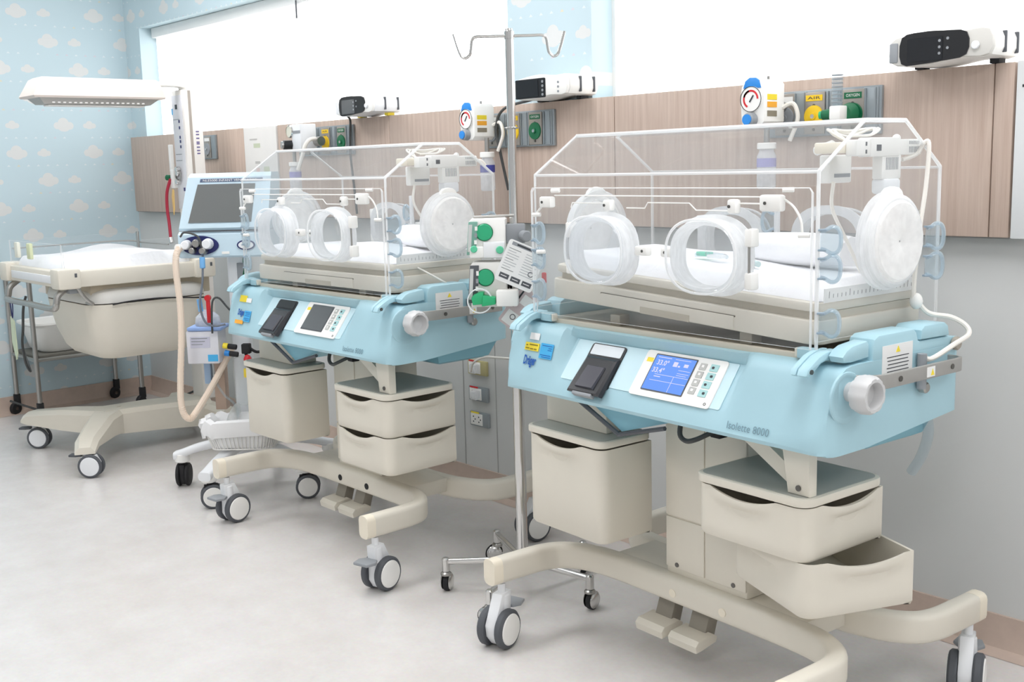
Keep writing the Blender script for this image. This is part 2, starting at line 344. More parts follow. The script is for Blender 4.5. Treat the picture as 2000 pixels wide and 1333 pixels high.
# long wall behind the machines: lower part, pillar between windows, band above windows
SILL = 1.50
wb = struct('wall_back', G().box(WXL - .1, 3.0, WY, WY + .14, 0, SILL), WALLM, 'grey-white lower wall behind the incubators')
struct('wall_upper', G().box(WXL - .1, 3.0, WY, WY + .14, 2.10, 2.72), WPX, 'blue patterned wall band above the windows')
struct('wall_pillar', G().box(-3.06, -2.645, WY, WY + .14, SILL, 2.10), WPX, 'blue patterned pillar between the two bright windows')
struct('wall_corner', G().box(WXL - .1, -6.14, WY, WY + .14, SILL, 2.10), WPX, 'blue patterned corner wall left of the long window')
struct('wall_left', G().box(WXL - .12, WXL, -3.2, WY, 0, 2.72), WPY, 'pale blue wallpaper wall with white clouds and dots')
for nm, a, b in (('window_1', -6.14, -3.06), ('window_2', -2.645, 3.0)):
    w = struct(nm, G().box(a, b, WY + .10, WY + .13, SILL, 2.10), FRAMEW, 'overexposed window with white blind, ' + ('left' if a < -4 else 'right') + ' of the blue pillar')
    G().box(a + .03, b - .03, WY + .085, WY + .098, SILL + .01, 2.09).obj('blind', BLIND, w)
    G().box(a + .02, b - .02, WY + .06, WY + .099, 2.045, 2.10, .006).obj('blind_headrail', FRAMEW, w)
G().tube([(-4.56, WY + .05, 2.06), (-4.56, WY + .05, 1.98)], .004).obj('blind_cord', DGREY, bpy.data.objects['window_1'])
# panel joints of the lower wall
JN = mat('joint_grey', (168, 168, 166), .6)
for x in (-3.378, -3.182, -2.45, -1.9, -.7): G().box(x - .002, x + .002, WY - .0015, WY + .002, .10, 1.085).obj('panel_joint', JN, wb)
def cove(name, pts, label):
    g = G(); secs = []
    for p, nrm in pts:
        p = Vector(p); nrm = Vector(nrm); s = [p + Vector((0, 0, .10)), p + nrm * .008 + Vector((0, 0, .10)), p + nrm * .008 + Vector((0, 0, .05)), p + nrm * .02 + Vector((0, 0, .015)), p + nrm * .05 + Vector((0, 0, .001)), p]
        secs.append(s)
    g.loft(secs); struct(name, g, COVE, label)
cove('baseboard_back', [((WXL, WY, 0), (0, -1, 0)), ((3.0, WY, 0), (0, -1, 0))], 'pinkish brown coved skirting along the back wall')
cove('baseboard_left', [((WXL, WY, 0), (1, 0, 0)), ((WXL, -3.2, 0), (1, 0, 0))], 'pinkish brown coved skirting along the wallpapered wall')
# ceiling lamps (out of the frame, they light the room; right-end one added to brighten end faces)
LAMP = emit('lamp_diffuser', (252, 252, 255), LAMP_STRENGTH)
for i, (x, y, w) in enumerate(((-4.9, 1.6, 'above the warmer'), (-3.0, 1.6, 'above the far incubator'), (-.9, 1.6, 'right of the near incubator'), (1.1, 1.6, 'added at the right end of the room to brighten end faces'), (-3.4, -.8, 'on the far side of the aisle'), (.2, -.8, 'over the near side of the aisle'))):
    t = thing('ceiling_light', 'rectangular fluorescent ceiling light ' + w, 'lamp', (x, y, 2.72), 0, 'ceiling lights')
    G().box(-.32, .32, -.62, .62, -.02, 0).obj('lamp_frame', WHITE, t); G().box(-.29, .29, -.59, .59, -.024, -.0205).obj('diffuser', LAMP, t)
# head wall: pale wood boards, white end board, notice
PZ0, PZ1, PF = 1.082, 1.50, 2.71
hw = thing('headwall_panel', 'long pale wood headwall panel under the windows', 'wall panel', (-3.7, PF, PZ0))
xs = [-6.25, -4.93, -4.62, -3.74, -2.50, -1.255, -1.205]
for a, b in zip(xs[:-1], xs[1:]):
    if a == -4.93: continue
    G().box(a + 3.7 + .0015, b + 3.7 - .0015, 0, .047, 0, PZ1 - PZ0, .0015).obj('board', WOOD, hw)
G().box(-6.25 + 3.7, -1.205 + 3.7, .01, .047, -.004, 0).obj('lower_edge', mat('grey_edge', (150, 150, 148), .5), hw)
eb = G().box(-1.20, .6, PF - .004, PF + .047, PZ0 - .002, PZ1 + .002, .003).obj('end_board', mat('white_laminate', (222, 224, 224), .4)); tag(eb, 'white laminate board at the right end of the wood headwall', 'wall panel')
G().box(-1.185, -1.13, PF - .0052, PF - .0042, 1.440, 1.446).obj('printed_mark', INK, eb)
nb = thing('notice_board', 'white notice board with faint printed charts on the headwall', 'notice board', (-4.776, PF, PZ0))
G().box(-.152, .152, -.006, .040, 0, PZ1 - PZ0 - .002, .002).obj('board', mat('notice_white', (226, 224, 220), .5), nb)
PAL = mat('faint_green_print', (196, 204, 178), .7); PALR = mat('faint_red_print', (224, 196, 190), .7); PALG = mat('faint_grey_print', (190, 188, 184), .7)
g = G()
for (x, z, w, h, mi) in ((-.03, .33, .06, .02, 0), (-.03, .25, .045, .012, 2), (-.03, .21, .03, .03, 1), (.05, .215, .05, .03, 0), (-.03, .16, .06, .025, 0), (.09, .12, .03, .02, 1), (-.06, .36, .07, .006, 2), (.02, .08, .06, .02, 0)):
    g.box(x - w / 2, x + w / 2, -.0072, -.0058, z - h / 2, z + h / 2, mi=mi)
g.obj('printed_chart', [PAL, PALR, PALG], nb)
# ---------------------------------------------------------------- incubators
def drawer(parent, name, w, d, h, r, hf=True, hr=True, x=0, y=0, z=0, m=CREAM, rot=0, piv=(0, 0)):
    """open tray with rounded front corners and scooped handle lips; local front is y=0"""
    plan = []   # (x, y, nx, ny, handle weight)
    def side(p, q, n, nx, ny, hd):
        for k in range(n):
            t = k / n; plan.append((p[0] + (q[0] - p[0]) * t, p[1] + (q[1] - p[1]) * t, nx, ny, hd(t) if hd else 0))
    def corner(cx, cy, a0, n=5):
        for k in range(n):
            a = math.radians(a0 + 90 * k / n); plan.append((cx + r * math.cos(a), cy + r * math.sin(a), math.cos(a), math.sin(a), 0))
    def hump(a, b):
        def f(t):
            if t <= a or t >= b: return 0
            q = math.sin(PI * (t - a) / (b - a)); return q ** .8
        return f
    corner(r, r, 180); side((r, 0), (w - r, 0), 22, 0, -1, hump(.06, .80) if hf else None)
    corner(w - r, r, 270); side((w, r), (w, d - .01), 20, 1, 0, hump(.12, .97) if hr else None)
    plan.append((w, d, 1, 0, 0)); side((w, d), (0, d), 4, 0, 1, None); plan.append((0, d, -1, 0, 0)); side((0, d - .005), (0, r), 4, -1, 0, None)
    rows = [(0, -.006, 0), (.008, 0, 0), (min(h * .45, h - .09), .0, 0), (h - .075, .0, -.001), (h - .050, .0, -.005), (h - .032, 0, -.006), (h - .022, 0, .003), (h - .010, 0, .007), (h, 0, .005)]
    if h < .07: rows = rows[:3] + rows[5:]
    dip = .017; secs = []
    for zz, off, hn in rows:
        wt = max(0, (zz - (h - .07)) / .07); secs.append([(p[0] + p[2] * (off + hn * p[4]), p[1] + p[3] * (off + hn * p[4]), zz - dip * wt * p[4]) for p in plan])
    t = .005
    for zz in (h - .001, h - .02, h * .4, .007):
        wt = max(0, (zz - (h - .07)) / .07); secs.append([(p[0] - p[2] * t, p[1] - p[3] * t, zz - dip * wt * p[4]) for p in plan])
    g = G(); g.loft(secs)
    if rot:
        c, s = math.cos(rot), math.sin(rot); g.v = [(piv[0] + (a - piv[0]) * c - (b - piv[1]) * s, piv[1] + (a - piv[0]) * s + (b - piv[1]) * c, q) for a, b, q in g.v]
    g.v = [(a + x, b + y, q + z) for a, b, q in g.v]
    return g.obj(name, m, parent, angle=40)
def panel(parent, name, corners, nrm, t=.006, m=CLEAR, holes=None):
    """flat acrylic sheet: outline polygon (3D), thickness along nrm; rim faces take the whitened material that paints edge glow"""
    n = len(corners); nrm = Vector(nrm).normalized(); A = [Vector(c) for c in corners]; B = [p + nrm * t for p in A]
    g = G(); g.add(A + B, [tuple(range(n))[::-1], tuple(range(n, 2 * n))], 0)
    g.add(A + B, [(i, (i + 1) % n, n + (i + 1) % n, n + i) for i in range(n)], 1)
    return g.obj(name, [m, EDGE], parent, angle=20)
def oval(rx, rz, n=36, p=2.4):
    out = []
    for k in range(n):
        a = 2 * PI * k / n; c, s = math.cos(a), math.sin(a); out.append((rx * math.copysign(abs(c) ** (2 / p), c), rz * math.copysign(abs(s) ** (2 / p), s)))
    return out
def ringloft(g, secs): # secs: list of (list of 3D points)
    k = len(secs[0]); 
    for i in range(len(secs)):
        pass
    g.loft(secs, cap=False)
def port(parent, cx, cz, y, out, open_door, side=1):
    """oval hand port on a long wall (out=-1 front, +1 back): sleeve ring, hinged clear door, hinge and latch"""
    rx, rz = .106, .084
    def pts(k, yy): return [(cx + a * k, yy, cz + b * k) for a, b in oval(rx, rz)]
    g = G(); g.loft([pts(.80, y + out * .004), pts(.80, y + out * .038), pts(.83, y + out * .044), pts(.90, y + out * .044), pts(.93, y + out * .036), pts(.96, y + out * .012), pts(1.06, y + out * .008), pts(1.06, y + out * .004), pts(.80, y + out * .004)], cap=False)
    ring = g.obj('port_ring', FROST, parent, angle=50)
    d = G(); d.loft([pts(.01, y + out * .049), pts(.84, y + out * .049), pts(.90, y + out * .050), pts(.955, y + out * .046), pts(.965, y + out * .052), pts(.92, y + out * .058), pts(.84, y + out * .053), pts(.01, y + out * .053)], cap=True)
    dr = d.obj('port_door', CLEAR if open_door else clear('hazy_port_door', (.95, .96, .97), .17, (246, 248, 250), .08), parent, angle=50)
    e = G(); P = [(cx + a * .955, y + out * .052, cz + b * .955) for a, b in oval(rx, rz)]; e.tube(P, .003, 6, closed=True); e.obj('door_rim', EDGE, dr)
    hx = cx - side * (rx + .008); lx = cx + side * (rx + .016)
    h = G(); h.box(hx - .010, hx + .010, y + out * .02 - .010, y + out * .02 + .016, cz + .024, cz + .062, .004); h.obj('hinge', WHITE, ring)
    h = G(); h.box(hx - .010, hx + .010, y + out * .02 - .010, y + out * .02 + .016, cz - .066, cz - .030, .004); h.obj('hinge', WHITE, ring)
    h = G(); h.cyl((hx, y + out * .025, cz - .066), (hx, y + out * .025, cz + .062), .003, n=8); h.obj('hinge_pin', STEEL, ring)
    h = G(); h.box(min(lx - side * .012, lx + side * .028), max(lx - side * .012, lx + side * .028), y + out * .012 - .008, y + out * .012 + .012, cz - .010, cz + .012, .004); lt = h.obj('latch', WHITE, ring)
    h = G(); h.cyl((lx + side * .014, y + out * .012 - .009, cz + .001), (lx + side * .014, y + out * .012 - .006, cz + .001), .0035, n=10); h.obj('screw', SCREW, lt)
def grommet(parent, p, fwd, h=.036, w=.040):
    """clear flexible tubing port: D-shaped lobe standing off a hood corner, with slotted mouth"""
    p = Vector(p); f = Vector(fwd).normalized(); s = Vector((-f.y, f.x, 0))
    pr = [(0, h * .62), (w * .25, h * .72), (w * .55, h * .95), (w * .85, h * .85), (w * 1.02, h * .4), (w * 1.02, -h * .4), (w * .85, -h * .85), (w * .55, -h * .95), (w * .25, -h * .72), (0, -h * .62)]
    P = catmull([tuple(p + f * a + Vector((0, 0, b))) for a, b in pr], 3)
    g = G(); A = [q - s * .006 for q in P]; B = [q + s * .006 for q in P]; k = len(A); C = p + f * w * .5
    ins = lambda q, kk, sg: C + (q - C) * kk + s * sg
    g.loft([[ins(q, .55, -.004) for q in P], [ins(q, .8, -.007) for q in P], [ins(q, .97, -.005) for q in P], [ins(q, 1.0, 0) for q in P], [ins(q, .97, .005) for q in P], [ins(q, .8, .007) for q in P], [ins(q, .55, .004) for q in P]], cap=True)
    o = g.obj('tubing_grommet', GROM, parent, angle=60)
    G().tube([ins(q, .93, 0) for q in P], .0045, 6, closed=False).obj('grommet_rim', clear('grommet_rim_plastic', (.86, .91, .94), .42, (226, 236, 242), .08, 2.0), o)
    c = G(); q = p + f * .004; c.box(-.008, .008, -.006, .006, -h * .74, -h * .60, .001, M=frame(q, f, s)); c.obj('grommet_clip', mat('clip_blue_grey', (150, 168, 182), .4), o)
    c = G(); c.box(-.008, .008, -.006, .006, h * .60, h * .74, .001, M=frame(q, f, s)); c.obj('grommet_clip', mat('clip_blue_grey', (150, 168, 182), .4), o)
    return o

def incubator(label, loc, rz, near):
    T = thing('infant_incubator', label, 'incubator', loc, rz, 'infant incubators')
    # ---- base frame: two rounded U bars back to back, ivory end caps, four casters
    zc, hh = .211, .070
    def ubar(sy, nm):
        y0, yt = sy * .085, sy * .352
        xl, xr = -.475, .485
        path = [(xl, yt, zc), (xl, yt * .8, zc), (xl + .004, yt * .55, zc), (xl + .03, sy * .140, zc), (xl + .10, sy * .100, zc), (xl + .22, y0, zc), (0, y0, zc), (xr - .22, y0, zc - .002), (xr - .10, sy * .100, zc), (xr - .03, sy * .140, zc), (xr - .004, yt * .55, zc), (xr, yt * .8, zc), (xr, yt, zc)]
        b = G().sweep(path, .046, hh, 5, .3).obj(nm, CREAM, T)
        for xx in (xl, xr):
            G().sweep([(xx, yt - sy * .004, zc), (xx, yt + sy * .014, zc), (xx, yt + sy * .024, zc), (xx, yt + sy * .0265, zc)], .0475, hh + .0015, 0, .34).obj('end_cap', CREAM2, b)
        return b
    fb = ubar(-1, 'front_base_beam'); rb = ubar(1, 'rear_base_beam')
    for dx in (-.06, .105): G().cyl((dx, -.1095, zc - .006), (dx, -.106, zc - .006), .011, n=16).obj('bolt_cover', BLACKR if not near else CREAM2, fb)
    G().box(-.30, .33, -.075, .075, .195, .2435, .004).obj('base_plate', CREAM, T)
    for (x, y, a) in ((-.475, -.338, 200 if near else 8), (.485, -.338, 13), (.485, .340, 205 if near else 172), (-.475, .340, 12)):
        caster(T, x, y, .172, math.radians(a), .054)
    # ---- column with cover plates
    c = G().box(-.108, .158, -.079, .09, .2435, .70, .006).obj('column', CREAM, T)
    G().box(-.106, .023, -.083, -.078, .262, .395, .002).obj('cover_plate', CREAM, c); G().box(.027, .156, -.083, -.078, .262, .395, .002).obj('cover_plate', CREAM, c)
    G().box(-.106, .023, -.083, -.078, .399, .695, .002).obj('cover_plate', CREAM, c); G().box(.027, .156, -.083, -.078, .399, .695, .002).obj('cover_plate', CREAM, c)
    for x in (-.068, .118): G().cyl((x, -.085, .272), (x, -.0825, .272), .006, n=12).obj('screw', SCREW, c)
    # ---- foot pedals
    for i, x in enumerate((-.180, -.062)):
        G().prism([(-.122, .078), (-.126, .096), (-.114, .108), (-.06, .113), (-.045, .103), (-.05, .090), (-.10, .080)], x, x + .098, 'yz', r=.004).obj('foot_pedal', CREAM, T)
        G().prism([(-.07, .095), (-.07, .111), (-.045, .178), (-.01, .178), (-.035, .098)], x + .02, x + .078, 'yz', r=.002).obj('pedal_arm', mat('taupe_arm', (150, 144, 132), .5), T)
    # ---- left bin with lid, its hanger
    drawer(T, 'storage_bin', .295, .175, .245, .030, True, False, -.458, -.252, .335)
    lid = G().prism(rrect(.303, .185, .03, 5, -.31, -.165), .585, .603, 'xy', r=.003).obj('bin_lid', [CREAM], T)
    G().prism(rrect(.285, .167, .024, 5, -.31, -.165), .6031, .6045, 'xy').obj('lid_mat', LIDM, lid)
    G().box(-.452, -.215, -.185, -.085, .6045, .712, .004).obj('bin_hanger', CREAM, T)
    # ---- right drawer stack
    drawer(T, 'drawer', .305, .268, .118, .034, True, True, .150, -.252, .456)
    drawer(T, 'drawer', .305, .268, .120, .034, True, True, .150, -.252, .335, rot=math.radians(-20) if near else 0, piv=(.300, .0))
    lid = G().prism(rrect(.313, .28, .034, 5, .3025, -.117), .577, .596, 'xy', r=.003).obj('drawer_top', [CREAM], T)
    G().prism(rrect(.295, .262, .028, 5, .3025, -.117), .5961, .5975, 'xy').obj('top_mat', LIDM, lid)
    po = G().prism([(.395, .5975), (.45, .5975), (.45, .715), (.375, .715), (.385, .66)], -.236, -.208, 'xz', r=.004).obj('drawer_post', CREAM, T)
    G().prism([(.20, .715), (.395, .60), (.41, .63), (.27, .715)], -.212, -.19, 'xz').obj('post_brace', CREAM, po)
    G().cyl((.424, -.2385, .613), (.424, -.2355, .613), .0065, n=12).obj('screw', SCREW, po)
    # dark printer chassis below the body
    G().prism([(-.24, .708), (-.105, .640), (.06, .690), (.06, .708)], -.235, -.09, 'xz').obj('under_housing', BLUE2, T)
    f = G(); f.tube([(-.27, -.245, .706), (-.105, -.245, .634), (.05, -.245, .676)], .006, 6); f.obj('under_bracket', DGREY, T)
    g = G(); g.tube([(.05, -.19, .69), (.055, -.2, .655), (.075, -.2, .643), (.105, -.2, .652), (.125, -.18, .665), (.13, -.16, .67)], .006, 8, 5); g.obj('mains_cable', DCABLE, T)
    G().box(.12, .15, -.17, -.14, .655, .685, .003).obj('mains_plug', BLACKR, T)
    # ---- blue body shell: lofted along x with the recessed control panel
    def prof(full, ins=0, up=0):
        P = [(.206, .728), (-.15, .700), (-.262, .699), (-.281, .703), (-.285, .712), (-.272, .749)]
        if full: P += [(-.262, .785), (-.250, .822), (-.240, .850), (-.231, .865), (-.216, .874), (-.196, .877)]
        else: P += [(-.2537, .773), (-.2353, .797), (-.217, .821), (-.199, .845), (-.2075, .861), (-.2125, .873)]
        P += [(-.17, .878), (.19, .878), (.206, .86)]
        return [(min(max(y, -.285 + ins), .206 - ins * .6), z) for y, z in P]
    secs = []
    def mixp(k, ins=0): 
        a, b = prof(True, ins), prof(False, ins); return [(p[0] + (q[0] - p[0]) * k, p[1] + (q[1] - p[1]) * k) for p, q in zip(a, b)]
    spec = [(-.52, 0, .05), (-.518, 0, .034), (-.511, 0, .018), (-.50, 0, .006), (-.485, 0, 0), (-.345, 0, 0), (-.325, .10, 0), (-.312, .55, 0), (-.300, .95, 0), (-.292, 1, 0), (.242, 1, 0), (.252, .95, 0), (.268, .5, 0), (.285, .1, 0), (.30, 0, 0), (.485, 0, 0), (.50, 0, .006), (.511, 0, .018), (.518, 0, .034), (.52, 0, .05)]
    for x, k, ins in spec: secs.append([(x, y, z) for y, z in mixp(k, ins)])
    body = G().loft(secs).obj('body_shell', BLUE, T, angle=32)
    # keel under the body
    def rc(x0, x1, y0, y1, z): return [(x0, y0, z), (x1, y0, z), (x1, y1, z), (x0, y1, z)]
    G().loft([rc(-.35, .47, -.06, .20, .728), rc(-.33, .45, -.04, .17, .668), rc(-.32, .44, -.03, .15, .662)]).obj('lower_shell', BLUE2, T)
    # end housings
    for s in (-1, 1):
        P = [(-.128, .872), (.198, .872), (.190, .892), (.150, .898), (.036, .900), (.028, .920), (.018, .928), (-.108, .928), (-.122, .921), (-.128, .905)]
        a, b = (.458, .5195) if s > 0 else (-.5195, -.458)
        e = G().prism(P, a, b, 'yz', r=.006).obj('end_housing', BLUE, T)
        G().prism([(.040, .902), (.148, .900), (.142, .922), (.130, .930), (.052, .931), (.040, .922)], a - .002, b + .003, 'yz', r=.004).obj('hinge_cover', BLUE, e)
        if s > 0: G().cyl((.52, .168, .880), (.533, .168, .880), .015, n=18, bev=.003).obj('hinge_knob', mat('taupe_knob', (168, 160, 148), .45), e)
        # front latch: lever over the front edge, stop block along the rail, side wing
        yy = [(-.185, .882), (-.185, .904), (-.222, .903), (-.245, .896), (-.268, .883), (-.282, .874), (-.287, .862), (-.279, .858), (-.262, .868), (-.240, .882), (-.222, .886)]
        for x0, x1 in ((.437, .4515), (.4535, .478)) if s > 0 else ((-.478, -.4535), (-.4515, -.437)):
            l = G().prism(yy, x0, x1, 'yz', r=.0025).obj('hood_latch', BLUE, T)
        G().box(min(s * .437, s * .395), max(s * .437, s * .395), -.212, -.192, .880, .903, .003).obj('latch_rail_stop', BLUE, l)
        G().box(min(s * .395, s * .388), max(s * .395, s * .388), -.210, -.193, .882, .901, .002).obj('stop_cap', CREAM, l)
        G().prism([(-.215, .884), (-.222, .896), (-.208, .908), (-.190, .915), (-.140, .920), (-.134, .912), (-.134, .886), (-.19, .882)], *((.479, .515) if s > 0 else (-.515, -.479)), 'yz', r=.004).obj('latch_side_cover', BLUE, l)
        G().cyl((s * .478, -.272, .869), (s * .4805, -.272, .869), .005, n=12).obj('screw', SCREW, l)
        G().prism([(.12, .902), (.19, .902), (.212, .89), (.220, .87), (.21, .868), (.19, .88), (.12, .885)], *((.437, .457) if s > 0 else (-.457, -.437)), 'yz', r=.003).obj('rear_latch', BLUE, T)
    G().box(-.456, .456, -.180, .195, .876, .884, .002).obj('deck', DECK, T)
    G().box(-.44, .45, -.196, -.184, .874, .888, .002).obj('deck_rim', mat('deck_rim_ivory', (214, 206, 190), .35), T)
    # ---- control panel recess: plane from (y -.272, z .749) up to (y -.199, z .845)
    up = Vector((0, .073, .096)).normalized(); org = Vector((-.295, -.272, .749)); M = frame(org, (1, 0, 0), up)   # local x along front, local y up the slope, z outward
    sl = .1206
    pn = G(); card(pn, M, .528, sl - .006, .002, .004, x=.268, y=sl / 2 + .0015); pn = pn.obj('control_panel', mat('pale_panel_blue', (202, 230, 238), .4), T)
    bz = G(); card(bz, M, .250, .1195, .003, .008, x=.3795, y=.0600, z=.002); bz = bz.obj('display_bezel', WHITE, T)
    scx, scy, sw, sh = .352, .0640, .124, .090
    s_ = G(); card(s_, M, sw + .006, sh + .006, .0012, .002, x=scx, y=scy, z=.005); s_.obj('screen_frame', DGREY, bz)
    SCRM = emit('lit_blue_screen', (116, 160, 246), 1.0) if near else DARKSCR
    s_ = G(); card(s_, M, sw, sh, .0012, 0, x=scx, y=scy, z=.0056); s_.obj('screen', SCRM, bz)
    X = lambda x, y, z=.0072: M @ Vector((x, y, z)); upv = up
    if near:
        WPX_ = emit('screen_white', (226, 224, 250), .95); l0 = scx - sw / 2; b0 = scy - sh / 2
        text('33.0°', .018, WPX_, bz, X(l0 + .010, b0 + .065), (1, 0, 0), up, bold=.0004); text('33.4°', .018, WPX_, bz, X(l0 + .006, b0 + .045), (1, 0, 0), up, bold=.0004)
        
        for (x0, x1, y0, y1) in ((.02, .124, .040, .041), (.012, .124, .024, .025), (.080, .081, 0, .040), (.085, .120, .050, .051), (.085, .120, .058, .059), (.085, .115, .045, .046), (.02, .04, .034, .036), (.008, .05, .084, .0855), (.062, .075, .066, .078), (.078, .084, .066, .070), (.095, .108, .068, .076), (.062, .11, .084, .085)):
            q = G(); q.box(l0 + x0, l0 + x1, b0 + y0, b0 + y1, .0069, .0074, M=M); q.obj('screen_line', WPX_, bz)
        
    for j in range(4):
        q = G(); card(q, M, .019, .0165, .0015, .001, x=.4385, y=.0975 - j * .0205, z=.005); bt = q.obj('button', mat('button_grey', (190, 190, 186), .5), bz)
        q = G(); card(q, M, .007, .006, .0006, 0, x=.4385, y=.0985 - j * .0205, z=.0066); q.obj('button_symbol', WHITE, bt)
        q = G(); card(q, M, .023, .0175, .0015, .001, x=.4715, y=.0985 - j * .0215, z=.005); bt = q.obj('button', mat('button_teal', (172, 214, 214), .5), bz)
        q = G(); card(q, M, .007, .006, .0006, .002, x=.4715 + (.003 if j % 2 else -.003), y=.0985 - j * .0215, z=.0066); q.obj('button_symbol', INK, bt)
    q = G(); q.lathe([(0, .0035), (.0008, .0035), (.0008, .0025), (0, .0025)], X(.490, .010, .005), M.to_3x3() @ Vector((0, 0, 1)), 14); q.obj('power_symbol', INK, bz)
    q = G(); card(q, M, .020, .011, .0006, 0, x=.274, y=.094, z=.005); q.obj('warning_sticker', YEL, bz)
    # printer / sensor door
    q = G(); card(q, M, .122, .118, .004, .008, x=.123, y=.055, z=.001); pd = q.obj('door_frame', BLACK, T)
    q = G(); card(q, M, .108, .029, .0012, .003, x=.123, y=.0965, z=.005); q.obj('door_top_strip', mat('glossy_pale_strip', (226, 232, 236), .08) if near else BLACK, pd)
    q = G(); q.loft([[M @ Vector(v) for v in ((.064, -.028, .004), (.182, -.028, .004), (.182, .080, .004), (.064, .080, .004))], [M @ Vector(v) for v in ((.066, -.030, .016), (.180, -.030, .016), (.178, .074, .010), (.068, .074, .010))], [M @ Vector(v) for v in ((.072, -.026, .022), (.174, -.026, .022), (.172, .066, .013), (.074, .066, .013))]]); q.obj('smoked_cover', SMOKE, pd)
    q = G(); q.loft([[M @ Vector(v) for v in ((.092, -.018, .019), (.158, -.018, .019), (.158, .050, .012), (.092, .050, .012))], [M @ Vector(v) for v in ((.095, -.015, .0265), (.155, -.015, .0265), (.155, .046, .0185), (.095, .046, .0185))]]); q.obj('cover_window', mat('smoked_inner', (72, 72, 80), .2), pd)
    q = G(); q.box(.088, .158, -.036, -.026, .004, .020, .003, M=M); q.obj('finger_grip', GREY, pd)
    # ---- prints on the front face left of the recess
    fv = Vector((0, .024, .076)).normalized(); Mf = frame((-.50, -.2855, .712), (1, 0, 0), Vector((0, .028, .085)))
    zf = .0035
    def stick(nm, x, y, w, h, m):
        q = G(); card(q, Mf, w, h, .0012, 0, x=x, y=y, z=.0022); return q.obj(nm, m, T)
    if near:
        stick('white_sticker', .080, .137, .038, .018, PAPER)
        st = stick('yellow_sticker', .077, .109, .056, .021, YEL)
        for x0, x1, yy in ((.066, .100, .114), (.053, .060, .112), (.053, .068, .104), (.071, .084, .103), (.087, .098, .103)):
            q = G(); q.box(x0, x1, yy - .0018, yy + .0018, .0033, .0039, M=Mf); q.obj('printed_line', mat('olive_print', (150, 132, 20), .6), st)
        st = stick('cyan_sticker', .137, .103, .050, .040, CYAN)
        for yy, w in ((.117, .040), (.111, .014), (.106, .016), (.092, .042), (.087, .036)):
            q = G(); q.box(.1585 - w, .1585, yy - .0009, yy + .0009, .0033, .0039, M=Mf); q.obj('printed_line', INKB, st)
        text('Dräger', .033, INKB, T, Mf @ Vector((.054, .062, .0026)), (1, 0, 0), Mf.to_3x3() @ Vector((0, 1, 0)), name='maker_logo', width=.050, bold=.0011)
    else:
        stick('yellow_sticker', .075, .128, .050, .024, YEL); stick('white_sticker', .118, .124, .036, .016, PAPER); st = stick('orange_sticker', .078, .042, .058, .014, ORA); st = stick('cyan_sticker', .128, .066, .046, .040, CYAN)
        for yy, w in ((.08, .036), (.074, .03), (.068, .034), (.058, .036), (.052, .03)):
            q = G(); q.box(.147 - w, .147, yy - .0009, yy + .0009, .0033, .0039, M=Mf); q.obj('printed_line', INKB, st)
        text('Dräger', .030, INKB, T, Mf @ Vector((.056, .068, .0026)), (1, 0, 0), Mf.to_3x3() @ Vector((0, 1, 0)), name='maker_logo', width=.046, bold=.0011)
    text('Isolette 8000', .0235, mat('print_grey_blue', (118, 148, 160), .6), T, Vector((.268, -.2834, .722)), (1, 0, 0), Vector((0, .012, .038)), name='model_lettering', width=.112)
    # ---- right end: port recess, knob, rail, warning label, cable
    xe = .5195
    w_ = G(); w_.lathe([(0, .054), (.003, .052), (.004, .047), (.001, .040), (.0008, 0)], (xe - .001, -.215, .815), (1, 0, 0), 24); w_.obj('knob_seat', BLUE, T)
    kn = G(); kn.cyl((xe, -.205, .826), (xe + .022, -.205, .826), .020, n=18); prv = []
    n = 36
    for t, r in ((.018, .022), (.022, .036), (.036, .040), (.052, .0385), (.060, .034), (.060, .027), (.040, .024)):
        prv.append([(xe + t, -.205 + math.cos(2 * PI * k / n) * r * (1 - (.07 if (k % 4 == 0 and r > .03) else 0)), .826 + math.sin(2 * PI * k / n) * r * (1 - (.07 if (k % 4 == 0 and r > .03) else 0))) for k in range(n)])
    kn.loft(prv, cap=True); kn.obj('height_knob', mat('light_grey_knob', (206, 206, 206), .4), T)
    rl = G().sweep([(xe, -.185, .842), (xe + .02, -.17, .842), (xe + .034, -.14, .842), (xe + .036, -.10, .842), (xe + .036, .06, .842), (xe + .036, .128, .842), (xe + .028, .146, .842), (xe, .15, .842)], .007, .030, 5, .2).obj('side_rail', ALU, T)
    for y in (-.09, .10): G().cyl((xe + .039, y, .842), (xe + .0415, y, .842), .006, n=12).obj('screw', SCREW, rl)
    q = G(); q.box(xe + .0395, xe + .0405, .005, .034, .831, .852); st = q.obj('rail_sticker', PAPER, rl)
    q = G(); q.prism([(.018, .834), (.031, .834), (.0245, .848)], xe + .0406, xe + .0410, 'yz'); q.obj('warning_triangle', YEL, st)
    Me = frame((xe + .0003, -.055, .905), (0, 1, 0), (0, 0, 1))
    q = G(); card(q, Me, .108, .066, .001, x=.012, y=-.034); wl = q.obj('warning_label', PAPER, T)
    q = G(); q.prism([(.005, -.018), (.021, -.018), (.013, -.005)], .001, .0016, 'xy', M=Me); q.obj('warning_triangle', YEL, wl)
    for j in range(5):
        q = G(); q.box(-.026 + .002 * (j % 3), .052 - .003 * (j % 2), -.0275 - j * .0075, -.0258 - j * .0075, .001, .0015, M=Me); q.obj('printed_line', INK, wl)
    G().cyl((xe, .045, .800), (xe + .018, .045, .800), .012, n=14, bev=.003).obj('rail_screw', STEEL, T)
    G().cyl((xe + .012, .03, .80), (xe + .012, .03, .875), .010, n=12).obj('cable_plug', GREY, T)
    # ---- mattress tray unit (tilted head-up on the near one)
    tl = math.radians(2.6) if near else 0.0
    TR = bpy.data.objects.new('mattress_tray', None) if False else None
